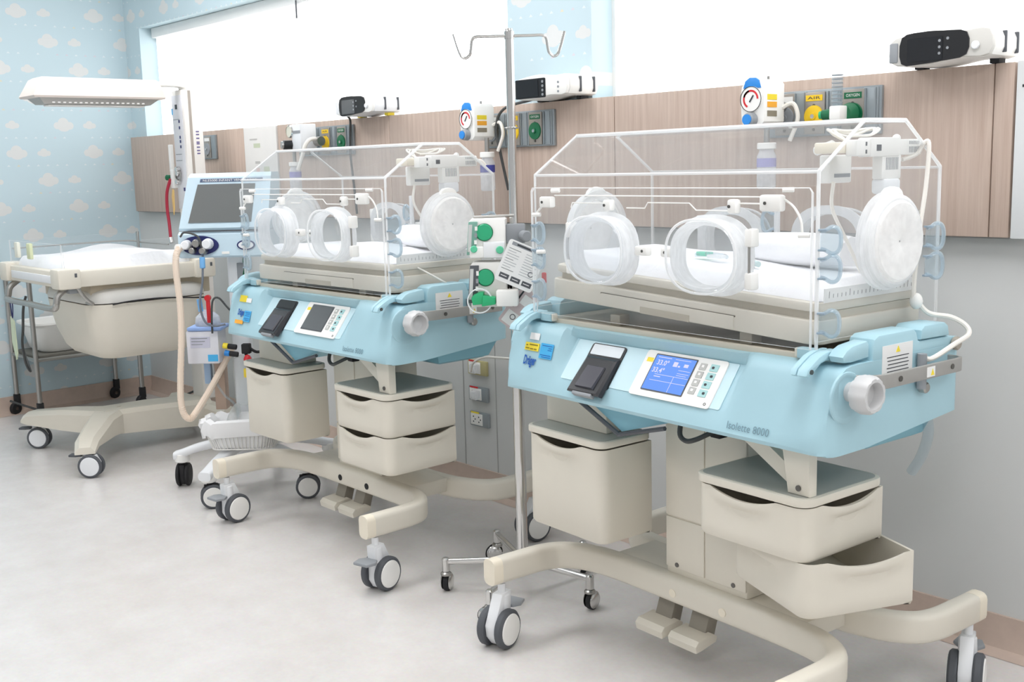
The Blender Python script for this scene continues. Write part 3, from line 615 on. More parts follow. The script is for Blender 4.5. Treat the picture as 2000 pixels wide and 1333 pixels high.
    Rm = Matrix.Translation((.42, 0, .905)) @ Matrix.Rotation(tl, 4, 'Y') @ Matrix.Translation((-.42, 0, -.905))
    def tz(g): g.v = [tuple(Rm @ Vector(v)) for v in g.v]; return g
    base = tz(G().prism(rrect(.855, .385, .03, 4, .0, .005), .905, .955, 'xy', r=.004)).obj('tray_base', TRAYM, T)
    tz(G().box(-.225, .205, -.1905, -.186, .908, .938, .001)).obj('tray_drawer_front', TRAYM, base)
    tz(G().box(-.228, .208, -.1888, -.185, .936, .9395)).obj('drawer_gap', mat('gap_shadow_brown', (96, 86, 72), .8), base)
    tz(G().box(-.085, .075, -.1915, -.1895, .906, .922)).obj('drawer_pull_recess', mat('recess_taupe', (190, 182, 166), .6), base)
    tz(G().box(-.40, .42, -.168, .175, .955, .972)).obj('tray_neck', mat('tray_neck_taupe', (196, 188, 172), .55), base)
    tz(G().prism(rrect(.845, .372, .03, 4, .0, .005), .972, .992, 'xy', r=.005)).obj('mattress_platform', TRAYM, T)
    for x in (-.20, .22): G().box(x - .018, x + .018, -.165, -.13, .884, .912, .003).obj('tray_foot', DECK, T)
    # ---- acrylic hood
    a, b, z0, zs, zt = .446, .215, .888, 1.2615, 1.362; tf, tb = -.067, .077
    panel(T, 'hood_back_panel', [(-a, b, z0 + .03), (a, b, z0 + .03), (a, b, zs), (-a, b, zs)], (0, -1, 0))
    panel(T, 'hood_front_upper', [(-a, -b, 1.232), (a, -b, 1.232), (a, -b, zs), (-a, -b, zs)], (0, 1, 0))
    panel(T, 'hood_front_slope', [(-a, -b, zs), (a, -b, zs), (a, tf, zt), (-a, tf, zt)], (0, .56, -.83))
    panel(T, 'hood_top', [(-a, tf, zt), (a, tf, zt), (a, tb, zt), (-a, tb, zt)], (0, 0, -1))
    panel(T, 'hood_back_slope', [(-a, tb, zt), (a, tb, zt), (a, b, zs), (-a, b, zs)], (0, -.59, -.8))
    for s in (-1, 1): panel(T, 'hood_end_panel', [(s * a, -b, z0 + .03), (s * a, b, z0 + .03), (s * a, b, zs), (s * a, tb, zt), (s * a, tf, zt), (s * a, -b, zs)], (-s, 0, 0))
    panel(T, 'front_door', [(-.452, -.222, .902), (.436, -.222, .902), (.436, -.222, 1.218), (.428, -.222, 1.228), (-.444, -.222, 1.228), (-.452, -.222, 1.218)], (0, 1, 0), .006)
    # white tubes painting light caught along the hood's bends and corners
    for nm, p, q, r in (('hood_bend_glint', (-a, tf, zt), (a, tf, zt), .0036), ('hood_bend_glint', (-a, tb, zt), (a, tb, zt), .0014), ('hood_bend_glint', (-a, -b, zs), (a, -b, zs), .0022), ('hood_bend_glint', (-a, b, zs), (a, b, zs), .001), ('hood_corner_glint', (a, -b, z0), (a, -b, zs), .0036), ('hood_corner_glint', (a, b, z0 + .03), (a, b, zs), .0032), ('hood_corner_glint', (-a, -b, z0), (-a, -b, zs), .0018), ('hood_corner_glint', (a, tf, zt), (a, -b, zs), .0038), ('hood_corner_glint', (a, tb, zt), (a, b, zs), .0036), ('hood_corner_glint', (a, tf, zt), (a, tb, zt), .0038), ('hood_corner_glint', (-a, tf, zt), (-a, -b, zs), .0022), ('hood_corner_glint', (-a, tb, zt), (-a, b, zs), .001)):
        G().tube([p, q], r, 6).obj(nm, EDGE, T)
    # white double rod along the door top with latches
    for z, x0, x1 in ((1.210, -.35, .31),):
        G().tube([(x0, -.228, z), (x1, -.228, z)], .0017, 6).obj('door_rod', WHITE, T)
    G().tube([(-.452, -.2225, .905), (-.452, -.2225, 1.22), (-.446, -.2225, 1.2285), (.430, -.2225, 1.2285), (.436, -.2225, 1.22), (.436, -.2225, .905)], .0014, 6).obj('door_edge_glint', EDGE, T)  # thin white tube painting the bright line along the door outline
    G().tube([(-.29, -.226, 1.180), (-.285, -.226, 1.192), (-.15, -.226, 1.192)], .0016, 6).obj('door_rod', WHITE, T)
    G().tube([(-.09, -.226, 1.182), (-.03, -.226, 1.182), (-.02, -.226, 1.195), (.11, -.226, 1.195), (.13, -.226, 1.180), (.23, -.226, 1.180)], .0016, 6).obj('door_rod', WHITE, T)
    G().tube([(.255, -.226, 1.196), (.33, -.226, 1.196)], .0020, 6).obj('door_rod', WHITE, T)
    for x, z, w, h in ((-.375, 1.193, .045, .028), (.345, 1.198, .055, .034), (-.145, 1.188, .026, .026), (.243, 1.190, .024, .030)):
        l = G().box(x - w / 2, x + w / 2, -.242, -.222, z - h / 2, z + h / 2, .005).obj('door_catch', WHITE, T)
        G().cyl((x - w * .2, -.244, z), (x - w * .2, -.2415, z), .0035, n=10).obj('screw', SCREW, l)
    for x, z in ((-.352, 1.222), (.375, 1.225), (-.43, 1.160), (.415, 1.135), (-.415, 1.065)): G().cyl((x, -.238, z), (x + .02, -.226, z), .0055, n=10, bev=.001).obj('door_stud', WHITE, T)
    G().tube([(.372, -.226, 1.205), (.395, -.226, 1.19), (.412, -.226, 1.165), (.416, -.226, 1.14)], .0026, 6, 4).obj('pull_cord', WHITE, T)
    G().tube([(-.40, -.226, 1.185), (-.425, -.226, 1.165)], .0026, 6).obj('pull_cord', WHITE, T)
    port(T, -.160, 1.083, -.222, -1, False, 1); port(T, .184, 1.083, -.222, -1, True, -1)
    port(T, -.165, 1.077, .215, 1, False, 1); port(T, .150, 1.083, .215, 1, False, -1)
    # round sleeve port on the right end
    for s in (1, -1):
        ex = s * a
        e = G(); e.lathe([(0, .104), (.012, .104), (.016, .100), (.028, .098), (.034, .090), (.034, .080), (0, .080)], (ex, .012, 1.11), (s, 0, 0), 40); rg = e.obj('end_port_ring', FROST, T)
        prs = []
        for t, r in ((.012, .092), (.030, .090), (.040, .080), (.043, .06), (.042, .03), (.039, .010), (.036, .002)):
            prs.append([(ex + s * (t + (.0010 if k % 2 and .01 < r < .085 else 0)), .012 + math.cos(2 * PI * k / 48) * r, 1.11 + math.sin(2 * PI * k / 48) * r) for k in range(48)])
        G().loft(prs, cap=False).obj('iris_cuff', MILK, rg)
        G().prism([(-.022, 1.203), (.046, 1.203), (.040, 1.214), (.030, 1.221), (.012, 1.224), (-.006, 1.221), (-.016, 1.214)], *((a + .006, a + .022) if s > 0 else (-a - .022, -a - .006)), 'yz', r=.003).obj('cuff_tab', WHITE, rg)
    # tubing grommets on the corners
    for z in ((1.125, 1.068, .958) if near else (1.12, 1.05, .955)): grommet(T, (a + .004, -b + .002, z), (.86, .5, 0), .030)
    for z in (1.11, 1.045): grommet(T, (a + .004, b - .052, z), (.35, .94, 0), .032, .045)
    for z in (1.112, 1.048, .965): grommet(T, (-a + .004, -b - .012, z), (1, .05, 0), .030, .042)
    for z in (1.13, 1.06): grommet(T, (.0, b - .01, z), (-1, .0, 0), .030, .042)
    G().box(.0, .012, b - .016, b - .004, .93, 1.19, .002).obj('tubing_channel', FROST, T)
    # sensor module hanging under the top at the right end
    sm = G().box(.405, .434, -.075, .160, 1.288, 1.322, .004).obj('sensor_module', WHITE, T)
    G().box(.402, .4375, -.030, .075, 1.286, 1.326, .004).obj('module_cover', WHITE, sm)
    G().box(.4376, .4384, -.012, .004, 1.298, 1.311).obj('module_connector', DGREY, sm)
    for zz in (1.297, 1.313): G().box(.4342, .4348, -.046, -.041, zz - .004, zz + .004).obj('module_mark', DGREY, sm)
    G().box(.408, .434, .015, .085, 1.238, 1.290, .004).obj('module_lower', WHITE, sm)
    for j in range(9): G().box(.4338, .4347, .028 + j * .0052, .0298 + j * .0052, 1.258, 1.284).obj('vent_slot', GREY, sm)
    for j in range(8): G().box(.4338, .4347, .112 + j * .0052, .1138 + j * .0052, 1.293, 1.306).obj('vent_slot', GREY, sm)
    for j in range(7): G().box(.4338, .4347, .112 + j * .0056, .1138 + j * .0056, 1.311, 1.318).obj('vent_slot', GREY, sm)
    G().ball((.42, .085, 1.324), .009, 12).obj('module_button', WHITE, sm)
    G().box(.404, .438, .018, .080, 1.207, 1.240, .007).obj('module_clip', WHITE2, sm)
    G().prism([(.035, 1.209), (.063, 1.209), (.080, 1.194), (.076, 1.188), (.055, 1.192)], .414, .432, 'yz', r=.002).obj('clip_tongue', WHITE, sm)
    G().box(.345, .405, -.10, -.02, 1.295, 1.318, .004).obj('module_arm', CREAM2, sm)
    cd = G().box(.318, .345, -.045, .035, 1.232, 1.292, .004).obj('sensor_card', WHITE, sm)
    G().box(.3452, .3458, -.028, .028, 1.244, 1.252).obj('card_print', GREY, cd)
    G().cyl((.33, -.075, 1.30), (.345, -.03, 1.315), .010, n=12, bev=.003).obj('cable_plug', WHITE, sm)
    for j, (dy, dz) in enumerate(((0, 0), (.012, .006), (-.01, .012))):
        G().tube([(.40, -.06, 1.318), (.36, -.055 + dy, 1.335 + dz * .5), (.34, -.03 + dy, 1.345), (.36, .0, 1.342 - dz), (.39, .05 + dy, 1.346), (.40, .02, 1.332), (.38, -.03, 1.330)], .003, 6, 5).obj('coiled_lead', CABLE, sm)
    G().tube([(.425, .10, 1.278), (.435, .14, 1.290), (.448, .150, 1.315), (.456, .152, 1.305), (.456, .145, 1.22), (.454, .128, 1.12), (.454, .115, 1.02), (.456, .11, .975)] if near else [(.43, .155, 1.305), (.435, .175, 1.305), (.44, .19, 1.29)], .0048, 8, 5).obj('sensor_cable', CABLE, T)
    G().tube([(.345, -.03, 1.235), (.35, -.04, 1.18), (.36, -.01, 1.12), (.37, .03, 1.05), (.375, .04, 1.03)], .004, 8, 5).obj('sensor_cable', CABLE, T)
    if near:
        G().tube([(.47, .15, .725), (.466, .17, .67), (.445, .18, .61), (.42, .18, .565)], .012, 10, 5).obj('drain_hose', GROM, T)
        bx = []
        for zz, kk in ((.585, 1.0), (.40, .84)): bx.append([(-.16 + p_ * kk, .165 + q_ * kk, zz) for p_, q_ in rrect(.20, .11, .02, 3)])
        rb_ = G().tube(bx[0], .003, 6, closed=True).obj('rear_basket', STEEL, T); G().tube(bx[1], .0025, 6, closed=True).obj('basket_ring', STEEL, rb_)
        for i_ in range(len(bx[0])): G().tube([bx[0][i_], bx[1][i_]], .0016, 5).obj('basket_wire', STEEL, rb_)
        for i_ in range(1, 7): G().tube([(-.16 - .08 + i_ * .024, .115 , .585), (-.16 - .068 + i_ * .020, .121, .40)], .0016, 5).obj('basket_wire', STEEL, rb_)
        G().box(-.23, -.09, .125, .205, .405, .62, .02).obj('basket_cloth', mat('grey_cloth', (150, 146, 138), .8, bump=.3), rb_)
        G().ball((.458, .118, .972), .014, 12, sz=1.3).obj('cable_grommet', WHITE, T)
        G().tube([(.458, .118, .975), (.475, .14, .945), (.505, .178, .935), (.53, .195, .918), (.545, .185, .90), (.545, .13, .885), (.538, .055, .862), (xe + .012, .03, .87)], .0055, 8, 6).obj('mains_lead', CABLE, T)
        for z in (1.165, .985): G().cyl((a, .125, z), (a + .008, .125, z), .005, n=10).obj('panel_stud', CHROME, T)
    else:
        G().tube([(.40, -.1, .99), (.47, -.05, .945), (.475, .03, .90), (.46, .06, .885), (.45, -.02, .90)], .003, 6, 6).obj('probe_lead', CABLE, T)
    q = tz(G().box(.424, .4265, -.17, .16, .993, 1.022)); ru = q.obj('ruler_strip', mat('clear_white_ruler', (240, 240, 238), .4), T)
    for j in range(22): tz(G().box(.4266, .4270, -.155 + j * .014, -.1542 + j * .014, 1.002, 1.016 if j % 5 == 0 else 1.010)).obj('ruler_mark', INK, ru)
    return T, Rm
def drape(x0, x1, y0, y1, zb, h, seed, amp=.008, nx=36, ny=20, over=.0):
    rnd = random.Random(seed); ph = [(rnd.uniform(6, 22), rnd.uniform(6, 22), rnd.uniform(0, 6.3)) for _ in range(7)]
    V = []; Fc = []
    for j in range(ny + 1):
        for i in range(nx + 1):
            u, v = i / nx, j / ny; x = x0 + (x1 - x0) * u; y = y0 + (y1 - y0) * v
            e = min(u * (x1 - x0), (1 - u) * (x1 - x0), v * (y1 - y0), (1 - v) * (y1 - y0)); k = min(1, e / .03); top = h * math.sqrt(max(0, 1 - (1 - k) ** 2))
            w = sum(math.sin(a * x + b * y + c) for a, b, c in ph) / 7 * amp * k
            V.append((x + w * .4, y + w * .4, zb + top + w))
    n = nx + 1
    for j in range(ny):
        for i in range(nx): Fc.append((j * n + i, j * n + i + 1, (j + 1) * n + i + 1, (j + 1) * n + i))
    k = len(V); V += [(x0, y0, zb), (x1, y0, zb), (x1, y1, zb), (x0, y1, zb)]
    Fc.append((k, k + 3, k + 2, k + 1))
    return G().add(V, Fc)
def towel(name, label, loc, rz, L, r, kind='towel'):
    g = G(); secs = []
    n = 40
    for i in range(13):
        t = i / 12; x = (t - .5) * L; k = 1 - .10 * abs(2 * t - 1) ** 3
        sec = []
        for q in range(n):
            th = 2 * PI * q / n; rr = r * k * (1 + .05 * math.sin(3 * th + t * 4) + .025 * math.sin(7 * th + 3 * t) - (.10 if q == 9 else 0)); sec.append((x, rr * math.cos(th) * 1.12, r * .93 + rr * math.sin(th)))
        secs.append(sec)
    g.loft(secs); o = g.obj(name, LINEN, None, angle=60); o.location = loc; o.rotation_euler = (0, 0, rz); return tag(o, label, kind)
for lab, loc, rz, near in (('light blue infant incubator in front, with lit blue display and lower drawer swung open', (-1.6679, 2.1810, 0), -.0730, True), ('light blue infant incubator farther back, with dark display and closed drawers', (-3.2125, 2.2003, 0), -.0074, False)):
    T, Rm = incubator(lab, loc, rz, near)
    Mw = Matrix.Translation(loc) @ Matrix.Rotation(rz, 4, 'Z') @ Rm
    which = 'near' if near else 'far'
    md = drape(-.395, .412, -.165, .175, .9925, .036 if near else .030, 5 if near else 9, .010 if near else .010)
    md.v = [tuple(Mw @ Vector(v)) for v in md.v]
    tag(md.obj('mattress', LINEN, None, angle=60), f'white sheeted mattress inside the {which} incubator', 'mattress')
    p = Mw @ Vector((.19, .06, 1.034) if near else (.24, .06, 1.028))
    towel('rolled_towel', f'thick rolled white towel lying in the {which} incubator', p, rz + (-.12 if near else -.25), .30 if near else .24, .037)
    if near:
        p = Mw @ Vector((-.02, -.02, 1.032)); t = thing('probe_bundle', 'small green and clear sensor bundle on the near mattress', 'sensor', p, rz)
        G().tube([(-.05, 0, .006), (-.02, .012, .008), (.0, -.01, .012), (.03, .008, .008), (.055, -.004, .006)], .005, 8, 5).obj('clear_tubing', GROM, t)
        G().prism(rrect(.045, .02, .006, 3, -.03, .012), .004, .014, 'xy', r=.002).obj('green_tab', mat('mint_plastic', (110, 206, 176), .4), t)
        G().prism(rrect(.05, .022, .006, 3, .03, -.012), .003, .011, 'xy', r=.002).obj('clear_tab', FROST, t)
        p = Mw @ Vector((.12, -.06, 1.032)); o = G().tube([(-.05, .05, .008), (-.02, .02, .01), (.02, .0, .008), (.05, -.015, .006)], .007, 8, 4).obj('feeding_tube', mat('grey_green_fold', (184, 204, 204), .6), None); o.location = p; tag(o, 'grey green folded strip beside the towel in the near incubator', 'tube')
# ---------------------------------------------------------------- gas outlets on the headwall
def gas_plate(label, x0, x1, z0, z1, mods, slots=()):
    T = thing('gas_outlet_plate', label, 'gas outlet', ((x0 + x1) / 2, PF, z0), 0, 'gas outlet plates'); cx = (x0 + x1) / 2
    G().box(x0 - cx, x1 - cx, -.012, -.0005, 0, z1 - z0, .002).obj('back_plate', PLATE, T); H = z1 - z0
    for (x, kind, word) in mods:
        x -= cx; m = G().box(x - .033, x + .033, -.017, -.0122, .006, H - .006, .002).obj('outlet_module', PLATE2, T)
        col = {'y': GASY, 'g': DGREEN, 'v': PAPER}[kind]
        G().box(x - .026, x + .026, -.0182, -.0172, H - .030, H - .014).obj('name_strip', col, m)
        if word: text(word, .011, INK if kind != 'g' else WHITE, m, (x - .020, -.0186, H - .0255), (1, 0, 0), (0, 0, 1), width=.040)
        G().cyl((x, -.0172, H - .042), (x, -.0195, H - .042), .004, n=10).obj('screw', SCREW, m)
        d = G(); d.lathe([(0, .030), (.004, .029), (.005, .010), (.009, .009), (.009, 0)], (x, -.0172, H * .43), (0, -1, 0), 28); so = d.obj('gas_socket', col if kind != 'v' else GREY, m)
        G().cyl((x, -.026, H * .43), (x, -.0275, H * .43), .006, n=10).obj('socket_pin', CHROME, so)
        G().cyl((x, -.0172, .018), (x, -.0195, .018), .004, n=10).obj('screw', SCREW, m)
    for x in slots:
        x -= cx; s = G().box(x - .022, x + .022, -.016, -.0122, .004, H - .004, .002).obj('slide_bracket', PLATE, T)
        G().box(x - .016, x - .013, -.019, -.0165, .006, H - .006).obj('bracket_lip', PLATE, s); G().box(x + .013, x + .016, -.019, -.0165, .006, H - .006).obj('bracket_lip', PLATE, s)
    return T
gas_plate('grey gas outlet plate behind the warmer column', -5.36, -5.21, 1.358, 1.478, [(-5.29, 'v', '')])
gas_plate('gas outlet plate behind the far incubator hood with cable across', -4.42, -3.985, 1.352, 1.476, [(-4.36, 'v', ''), (-4.19, 'y', 'AIR'), (-4.066, 'g', 'OXYGEN')], (-4.27, -4.128, -4.012))
gas_plate('yellow and green gas outlet plate behind the infusion pole', -3.128, -2.768, 1.351, 1.474, [(-3.087, 'v', ''), (-2.971, 'y', 'AIR'), (-2.858, 'g', 'OXYGEN')], (-3.03, -2.914, -2.798))
gas_plate('yellow and green gas outlet plate above the near incubator', -1.90, -1.545, 1.345, 1.470, [(-1.838, 'v', ''), (-1.744, 'y', 'AIR'), (-1.626, 'g', 'OXYGEN')], (-1.79, -1.686, -1.574))
# oxygen flow meter in the near green outlet
T = thing('oxygen_flowmeter', 'clear tube oxygen flowmeter with green knob plugged into the near outlet', 'flowmeter', (-1.626, PF - .03, 1.40))
G().cyl((0, 0, 0), (0, -.028, 0), .029, .022, 20, bev=.003).obj('adapter', DGREEN, T)
G().box(-.025, .008, -.062, -.022, -.016, .020, .004).obj('body', WHITE, T)
G().cyl((-.012, -.044, .02), (-.012, -.044, .132), .0145, n=16).obj('flow_tube', GROM, T)
for j in range(8): G().lathe([(0, .0147), (.0012, .0151), (.0024, .0147)], (-.012, -.044, .028 + j * .010), (0, 0, 1), 14).obj('scale_ring', GREY, T)
k = G().cyl((-.025, -.045, 0), (-.052, -.052, -.002), .014, .013, 16, bev=.002).obj('knob', DGREEN, T); G().cyl((-.05, -.052, -.002), (-.058, -.054, -.002), .011, .010, 14).obj('knob_cap', GREEN, k)
# suction regulators: gauge on the front face, labels on the side, blue knob
def regulator(label, x, z, y=2.60, kind=0):
    T = thing('suction_regulator', label, 'regulator', (x, y, z), 0, 'suction regulators')
    if kind == 0:
        P = [(-.050, .0), (-.054, .060), (-.050, .090), (-.030, .107), (.018, .107), (.026, .095), (.026, -.006), (.014, -.018), (-.032, -.020), (-.046, -.012)]
        G().prism([(a, b) for a, b in P], -.036, .06, 'xz', r=.005).obj('housing', WHITE, T)
        G().prism([(-.042, .084), (.016, .084), (.010, .104), (-.002, .112), (-.022, .113), (-.036, .104)], -.0385, -.030, 'xz', r=.002).obj('blue_cap', BRB, T)
        ga = G().cyl((-.014, -.036, .055), (-.014, -.0415, .055), .0345, n=32).obj('gauge', WHITE, T)
        for r0, r1, m, a in ((.0330, .0345, BLACK, 2 * PI), (.0200, .0250, RED, PI * 1.35), (.0200, .0250, DGREEN, PI * .35)):
            q = G(); q.lathe([(0, r0), (.0014, r0), (.0014, r1), (0, r1), (0, r0)], (-.014, -.0412, .055), (0, -1, 0), 28, ang=a)
            if a < PI:
                q.v = [(-.014 + (vx + .014) * math.cos(1.8) - (vz - .055) * math.sin(1.8), vy, .055 + (vx + .014) * math.sin(1.8) + (vz - .055) * math.cos(1.8)) for vx, vy, vz in q.v]
            q.obj('dial_ring', m, ga)
        q = G(); q.box(-.016, -.012, -.0432, -.0422, .046, .068, M=Matrix.Translation((-.014, 0, .052)) @ Matrix.Rotation(.6, 4, 'Y') @ Matrix.Translation((.014, 0, -.052))); q.obj('needle', INK, ga)
        kn = G().cyl((-.012, -.034, .0), (-.012, -.060, .0), .019, .018, 20, bev=.003).obj('knob', GREY, T); G().cyl((-.012, -.060, .0), (-.012, -.064, .0), .014, n=18).obj('knob_face', BRB, kn)
        for zz, m in ((.058, YEL), (.038, ORA), (.014, mat('grey_brown_label', (146, 138, 122), .5))): G().box(.0262, .0270, -.022, .022, zz - .006, zz + .009).obj('side_label', m, T)
        G().cyl((.0, .02, .107), (.0, .02, .117), .004, n=8).obj('top_pin', STEEL, T)
        G().cyl((.0, .06, .035), (.0, .095, .035), .014, n=14).obj('connector', STEEL, T)
        G().tube([(.02, .05, .03), (.05, .06, .042), (.066, .06, .02), (.066, .06, -.01), (.05, .05, -.06)], .006, 8, 5).obj('white_hose', CABLE, T)
    else:
        G().box(-.01, .062, -.03, .05, -.035, .075, .004).obj('housing', WHITE2, T)
        ga = G().cyl((-.022, -.034, .045), (-.022, .0, .045), .026, n=24).obj('gauge', mat('aged_dial', (222, 222, 206), .4), T)
        G().lathe([(0, .024), (.004, .028), (.01, .028)], (-.022, -.036, .045), (0, 1, 0), 24).obj('gauge_rim', CHROME, ga)
        kn = G().cyl((-.02, -.02, -.012), (-.03, -.062, -.012), .020, n=20, bev=.002).obj('knob', BLACK, T); G().cyl((-.03, -.062, -.012), (-.0325, -.070, -.012), .016, n=18).obj('knob_face', CHROME, kn)
        G().box(-.009, .061, -.0312, -.0302, .035, .047).obj('grey_band', GREY, T)
        G().tube([(.085, .03, .01), (.10, -.01, .005), (.095, -.03, -.02), (.08, -.04, -.07), (.06, -.05, -.12)], .009, 8, 5).obj('suction_tube', CABLE, T)
        G().cyl((.062, .05, .0), (.10, .05, .0), .02, n=16).obj('connector', STEEL, T)
    return T
regulator('white suction regulator with round dial above the near incubator', -1.842, 1.394)
regulator('white suction regulator with round dial left of the infusion pole', -3.058, 1.398)
regulator('boxy suction regulator with chrome knob over the far incubator', -4.255, 1.412, 2.60, 1)
def jar(label, x, y, z, band, h=.12):
    T = thing('humidifier_bottle', label, 'bottle', (x, y, z), 0, 'suction bottles under the regulators')
    G().lathe([(0, 0), (0, .022), (.006, .026), (h * .75, .026), (h * .85, .020), (h * .9, .020)], (0, 0, 0), (0, 0, 1), 20).obj('bottle', FROST, T)
    G().lathe([(h * .5, .0266), (h * .7, .0266), (h * .7, .0255), (h * .5, .0255)], (0, 0, 0), (0, 0, 1), 20).obj('label_band', band, T)
    G().cyl((0, 0, h * .9), (0, 0, h * 1.05), .026, n=18, bev=.002).obj('cap', WHITE, T); G().cyl((0, 0, h * 1.05), (0, 0, h * 1.05 + .05), .008, n=12).obj('stem', STEEL, T)
PURP = mat('violet_band', (150, 146, 200), .5)
jar('small bottle with violet band seen through the near hood', -1.832, 2.60, 1.205, PURP); jar('small bottle with dark blue band behind the far hood corner', -3.02, 2.61, 1.20, mat('indigo_band', (64, 70, 150), .5), .13); jar('small pale bottle seen through the far hood', -4.30, 2.60, 1.20, PURP)
# ---------------------------------------------------------------- monitors standing on the panel top
def monitor(label, x0, x1, y0, style, z=1.502, h=.074, depth=.145):
    T = thing('patient_monitor', label, 'monitor', ((x0 + x1) / 2, y0, z), 0, 'patient monitors on the headwall ledge'); w = x1 - x0; a, b = -w / 2, w / 2
    wav = [(a, .012), (a + w * .18, .002), (a + w * .42, .002), (a + w * .70, .012), (b, .014), (b, h), (a + w * .72, h + .002), (a + w * .45, h + .010), (a + w * .18, h + .004), (a, h - .010)]
    P = catmull([(p, 0, q) for p, q in wav], 3, True); P = [(p.x, p.z) for p in P]
    bd = G().prism(P, .012, depth, 'xz', r=.003).obj('casing', WHITE if style != 2 else WHITE2, T)
    G().prism([(p * .985, h / 2 + (q - h / 2) * .95) for p, q in P], .0, .014, 'xz', r=.003).obj('front_fascia', WHITE if style != 0 else mat('warm_grey_fascia', (214, 212, 206), .4), T)
    if style == 1:
        s = G().prism(rrect(w * .58, h * .86, .004, 3, -w * .17, h * .52), -.003, .0005, 'xz').obj('screen_surround', BLACK, T); G().prism(rrect(w * .42, h * .74, .003, 3, -w * .22, h * .52), -.0042, -.0028, 'xz').obj('screen', BLKSCR, s)
        for j in range(4): G().cyl((w * .075, -.0045, h * .22 + j * h * .19), (w * .075, -.003, h * .22 + j * h * .19), .0045, n=12).obj('button', GREY, s)
        for zz in (.3, .5, .7): G().cyl((w * .36, -.002, h * zz), (w * .36, 0, h * zz), .004, n=10).obj('symbol', GREY, T)
    else:
        x0_, x1_ = a + w * .13, a + w * (.78 if style == 0 else .80)
        S = catmull([(x0_, 0, .008), (x0_ + w * .2, 0, .004), (x0_ + w * .42, 0, .008), (x1_, 0, .018), (x1_, 0, h - .004), (x0_ + w * .42, 0, h + .004), (x0_ + w * .2, 0, h + .006), (x0_, 0, h - .004)], 3, True)
        s = G().prism([(p.x, p.z) for p in S], -.004, .0005, 'xz').obj('screen_surround', BLACK, T)
        G().prism(rrect(w * .36, h * .76, .004, 3, x0_ + w * .24, h * .52), -.0052, -.0038, 'xz').obj('screen', BLKSCR if style == 0 else DARKSCR, s)
        for px_, pz in ((.52, .35), (.52, .55), (.52, .75), (.60, .5), (.60, .8)): G().cyl((a + w * px_, -.0055, h * pz), (a + w * px_, -.004, h * pz), .0035, n=10).obj('button', GREY, s)
        G().cyl((a + w * .87, -.008, h * .5), (a + w * .87, .0, h * .5), .010, n=18, bev=.002).obj('dial', WHITE2, T)
        G().box(a - .001, a + w * .085, -.003, .01, .012, h - .014, .003).obj('side_grip', GREY if style == 0 else WHITE2, T)
    for yy in (depth * .42, depth * .86): G().box(b - .004, b + .012, yy - .0035, yy + .0035, .020, h - .004, .002).obj('side_vent', DGREY, T)
    for xx in (a + .03, b - .03): G().box(xx - .012, xx + .012, depth - .055, depth - .02, -.0015, .012, .002).obj('foot', BLACKR if style != 2 else YEL, T)
    return T
monitor('grey monitor with black curved front on the ledge above the near incubator', -1.478, -1.225, 2.615, 0); monitor('white monitor with small square screen on the ledge right of the pole', -2.875, -2.625, 2.615, 1); monitor('dark faced monitor on the ledge above the far incubator', -3.975, -3.72, 2.615, 2)
tag(G().tube([(-3.93, 2.64, 1.507), (-3.965, 2.675, 1.49), (-3.985, 2.685, 1.44), (-3.99, 2.685, 1.35), (-3.98, 2.69, 1.2), (-3.97, 2.69, 1.10)], .005, 8, 6).obj('monitor_cable', DCABLE), 'dark cable hanging from the dark faced monitor behind the far hood', 'cable')
tag(G().tube([(-2.83, 2.66, 1.509), (-2.98, 2.66, 1.485), (-3.02, 2.655, 1.42), (-3.005, 2.66, 1.33), (-2.99, 2.68, 1.2)], .005, 8, 6).obj('monitor_cable', DCABLE), 'black cable running down beside the infusion pole', 'cable')
# ---------------------------------------------------------------- power outlets on the lower wall
def outlet(label, x, z, tint, plug=False):
    T = thing('power_outlet', label, 'power outlet', (x, WY - .0005, z), 0, 'power outlets on the lower wall')
    G().box(-.056, .056, -.012, 0, -.029, .029, .003).obj('box_plate', tint, T); c = G().box(-.048, .022, -.015, -.0115, -.023, .023, .002).obj('socket_face', WHITE, T)
    for sx in (-.030, .002):
        for dx, dz in ((0, .010), (0, -.010), (.010, 0)): G().cyl((sx + dx, -.0155, dz), (sx + dx, -.0145, dz), .0032, n=8).obj('pin_hole', INK, c)
    G().box(-.044, .004, -.0158, -.0148, .0235, .030).obj('sticker', YEL if not plug else RED, T)
    if plug:
        p = G().box(-.012, .022, -.045, -.0155, -.018, .018, .006).obj('plug', FROST, T)
OLIVE = mat('olive_outlet_plate', (188, 180, 132), .4)
outlet('power outlet highest of the wall column beside the far incubator', -3.278, .615, OLIVE); outlet('second power outlet from the top, with plug and white lead', -3.278, .508, OLIVE, True); outlet('third power outlet from the top, with clear plug', -3.277, .403, PLATE, True); outlet('lowest power outlet of the wall column, empty sockets', -3.275, .301, PLATE)
tag(G().tube([(-3.27, WY - .05, .50), (-3.24, WY - .06, .54), (-3.19, WY - .05, .565), (-3.12, WY - .04, .57), (-2.95, WY - .04, .58), (-2.7, WY - .05, .60)], .0045, 8, 6).obj('power_lead', CABLE), 'white power lead plugged into the wall outlet column', 'cable')
T = thing('socket_strip', 'white twin socket strip under the wood panel behind the near hood', 'power outlet', (-1.908, WY - .0005, 1.053))
G().box(-.07, .07, -.01, 0, -.02, .022, .003).obj('strip', WHITE2, T)
for x in (-.036, .036):
    s = G().prism([(x + .026 * math.cos(PI / 8 + k * PI / 4), .026 * math.sin(PI / 8 + k * PI / 4)) for k in range(8)], -.022, -.0105, 'xz', r=.002).obj('socket', WHITE, T)
    for dz in (.013, -.013): G().cyl((x, -.0235, dz), (x, -.0215, dz), .004, n=8).obj('screw', SCREW, s)
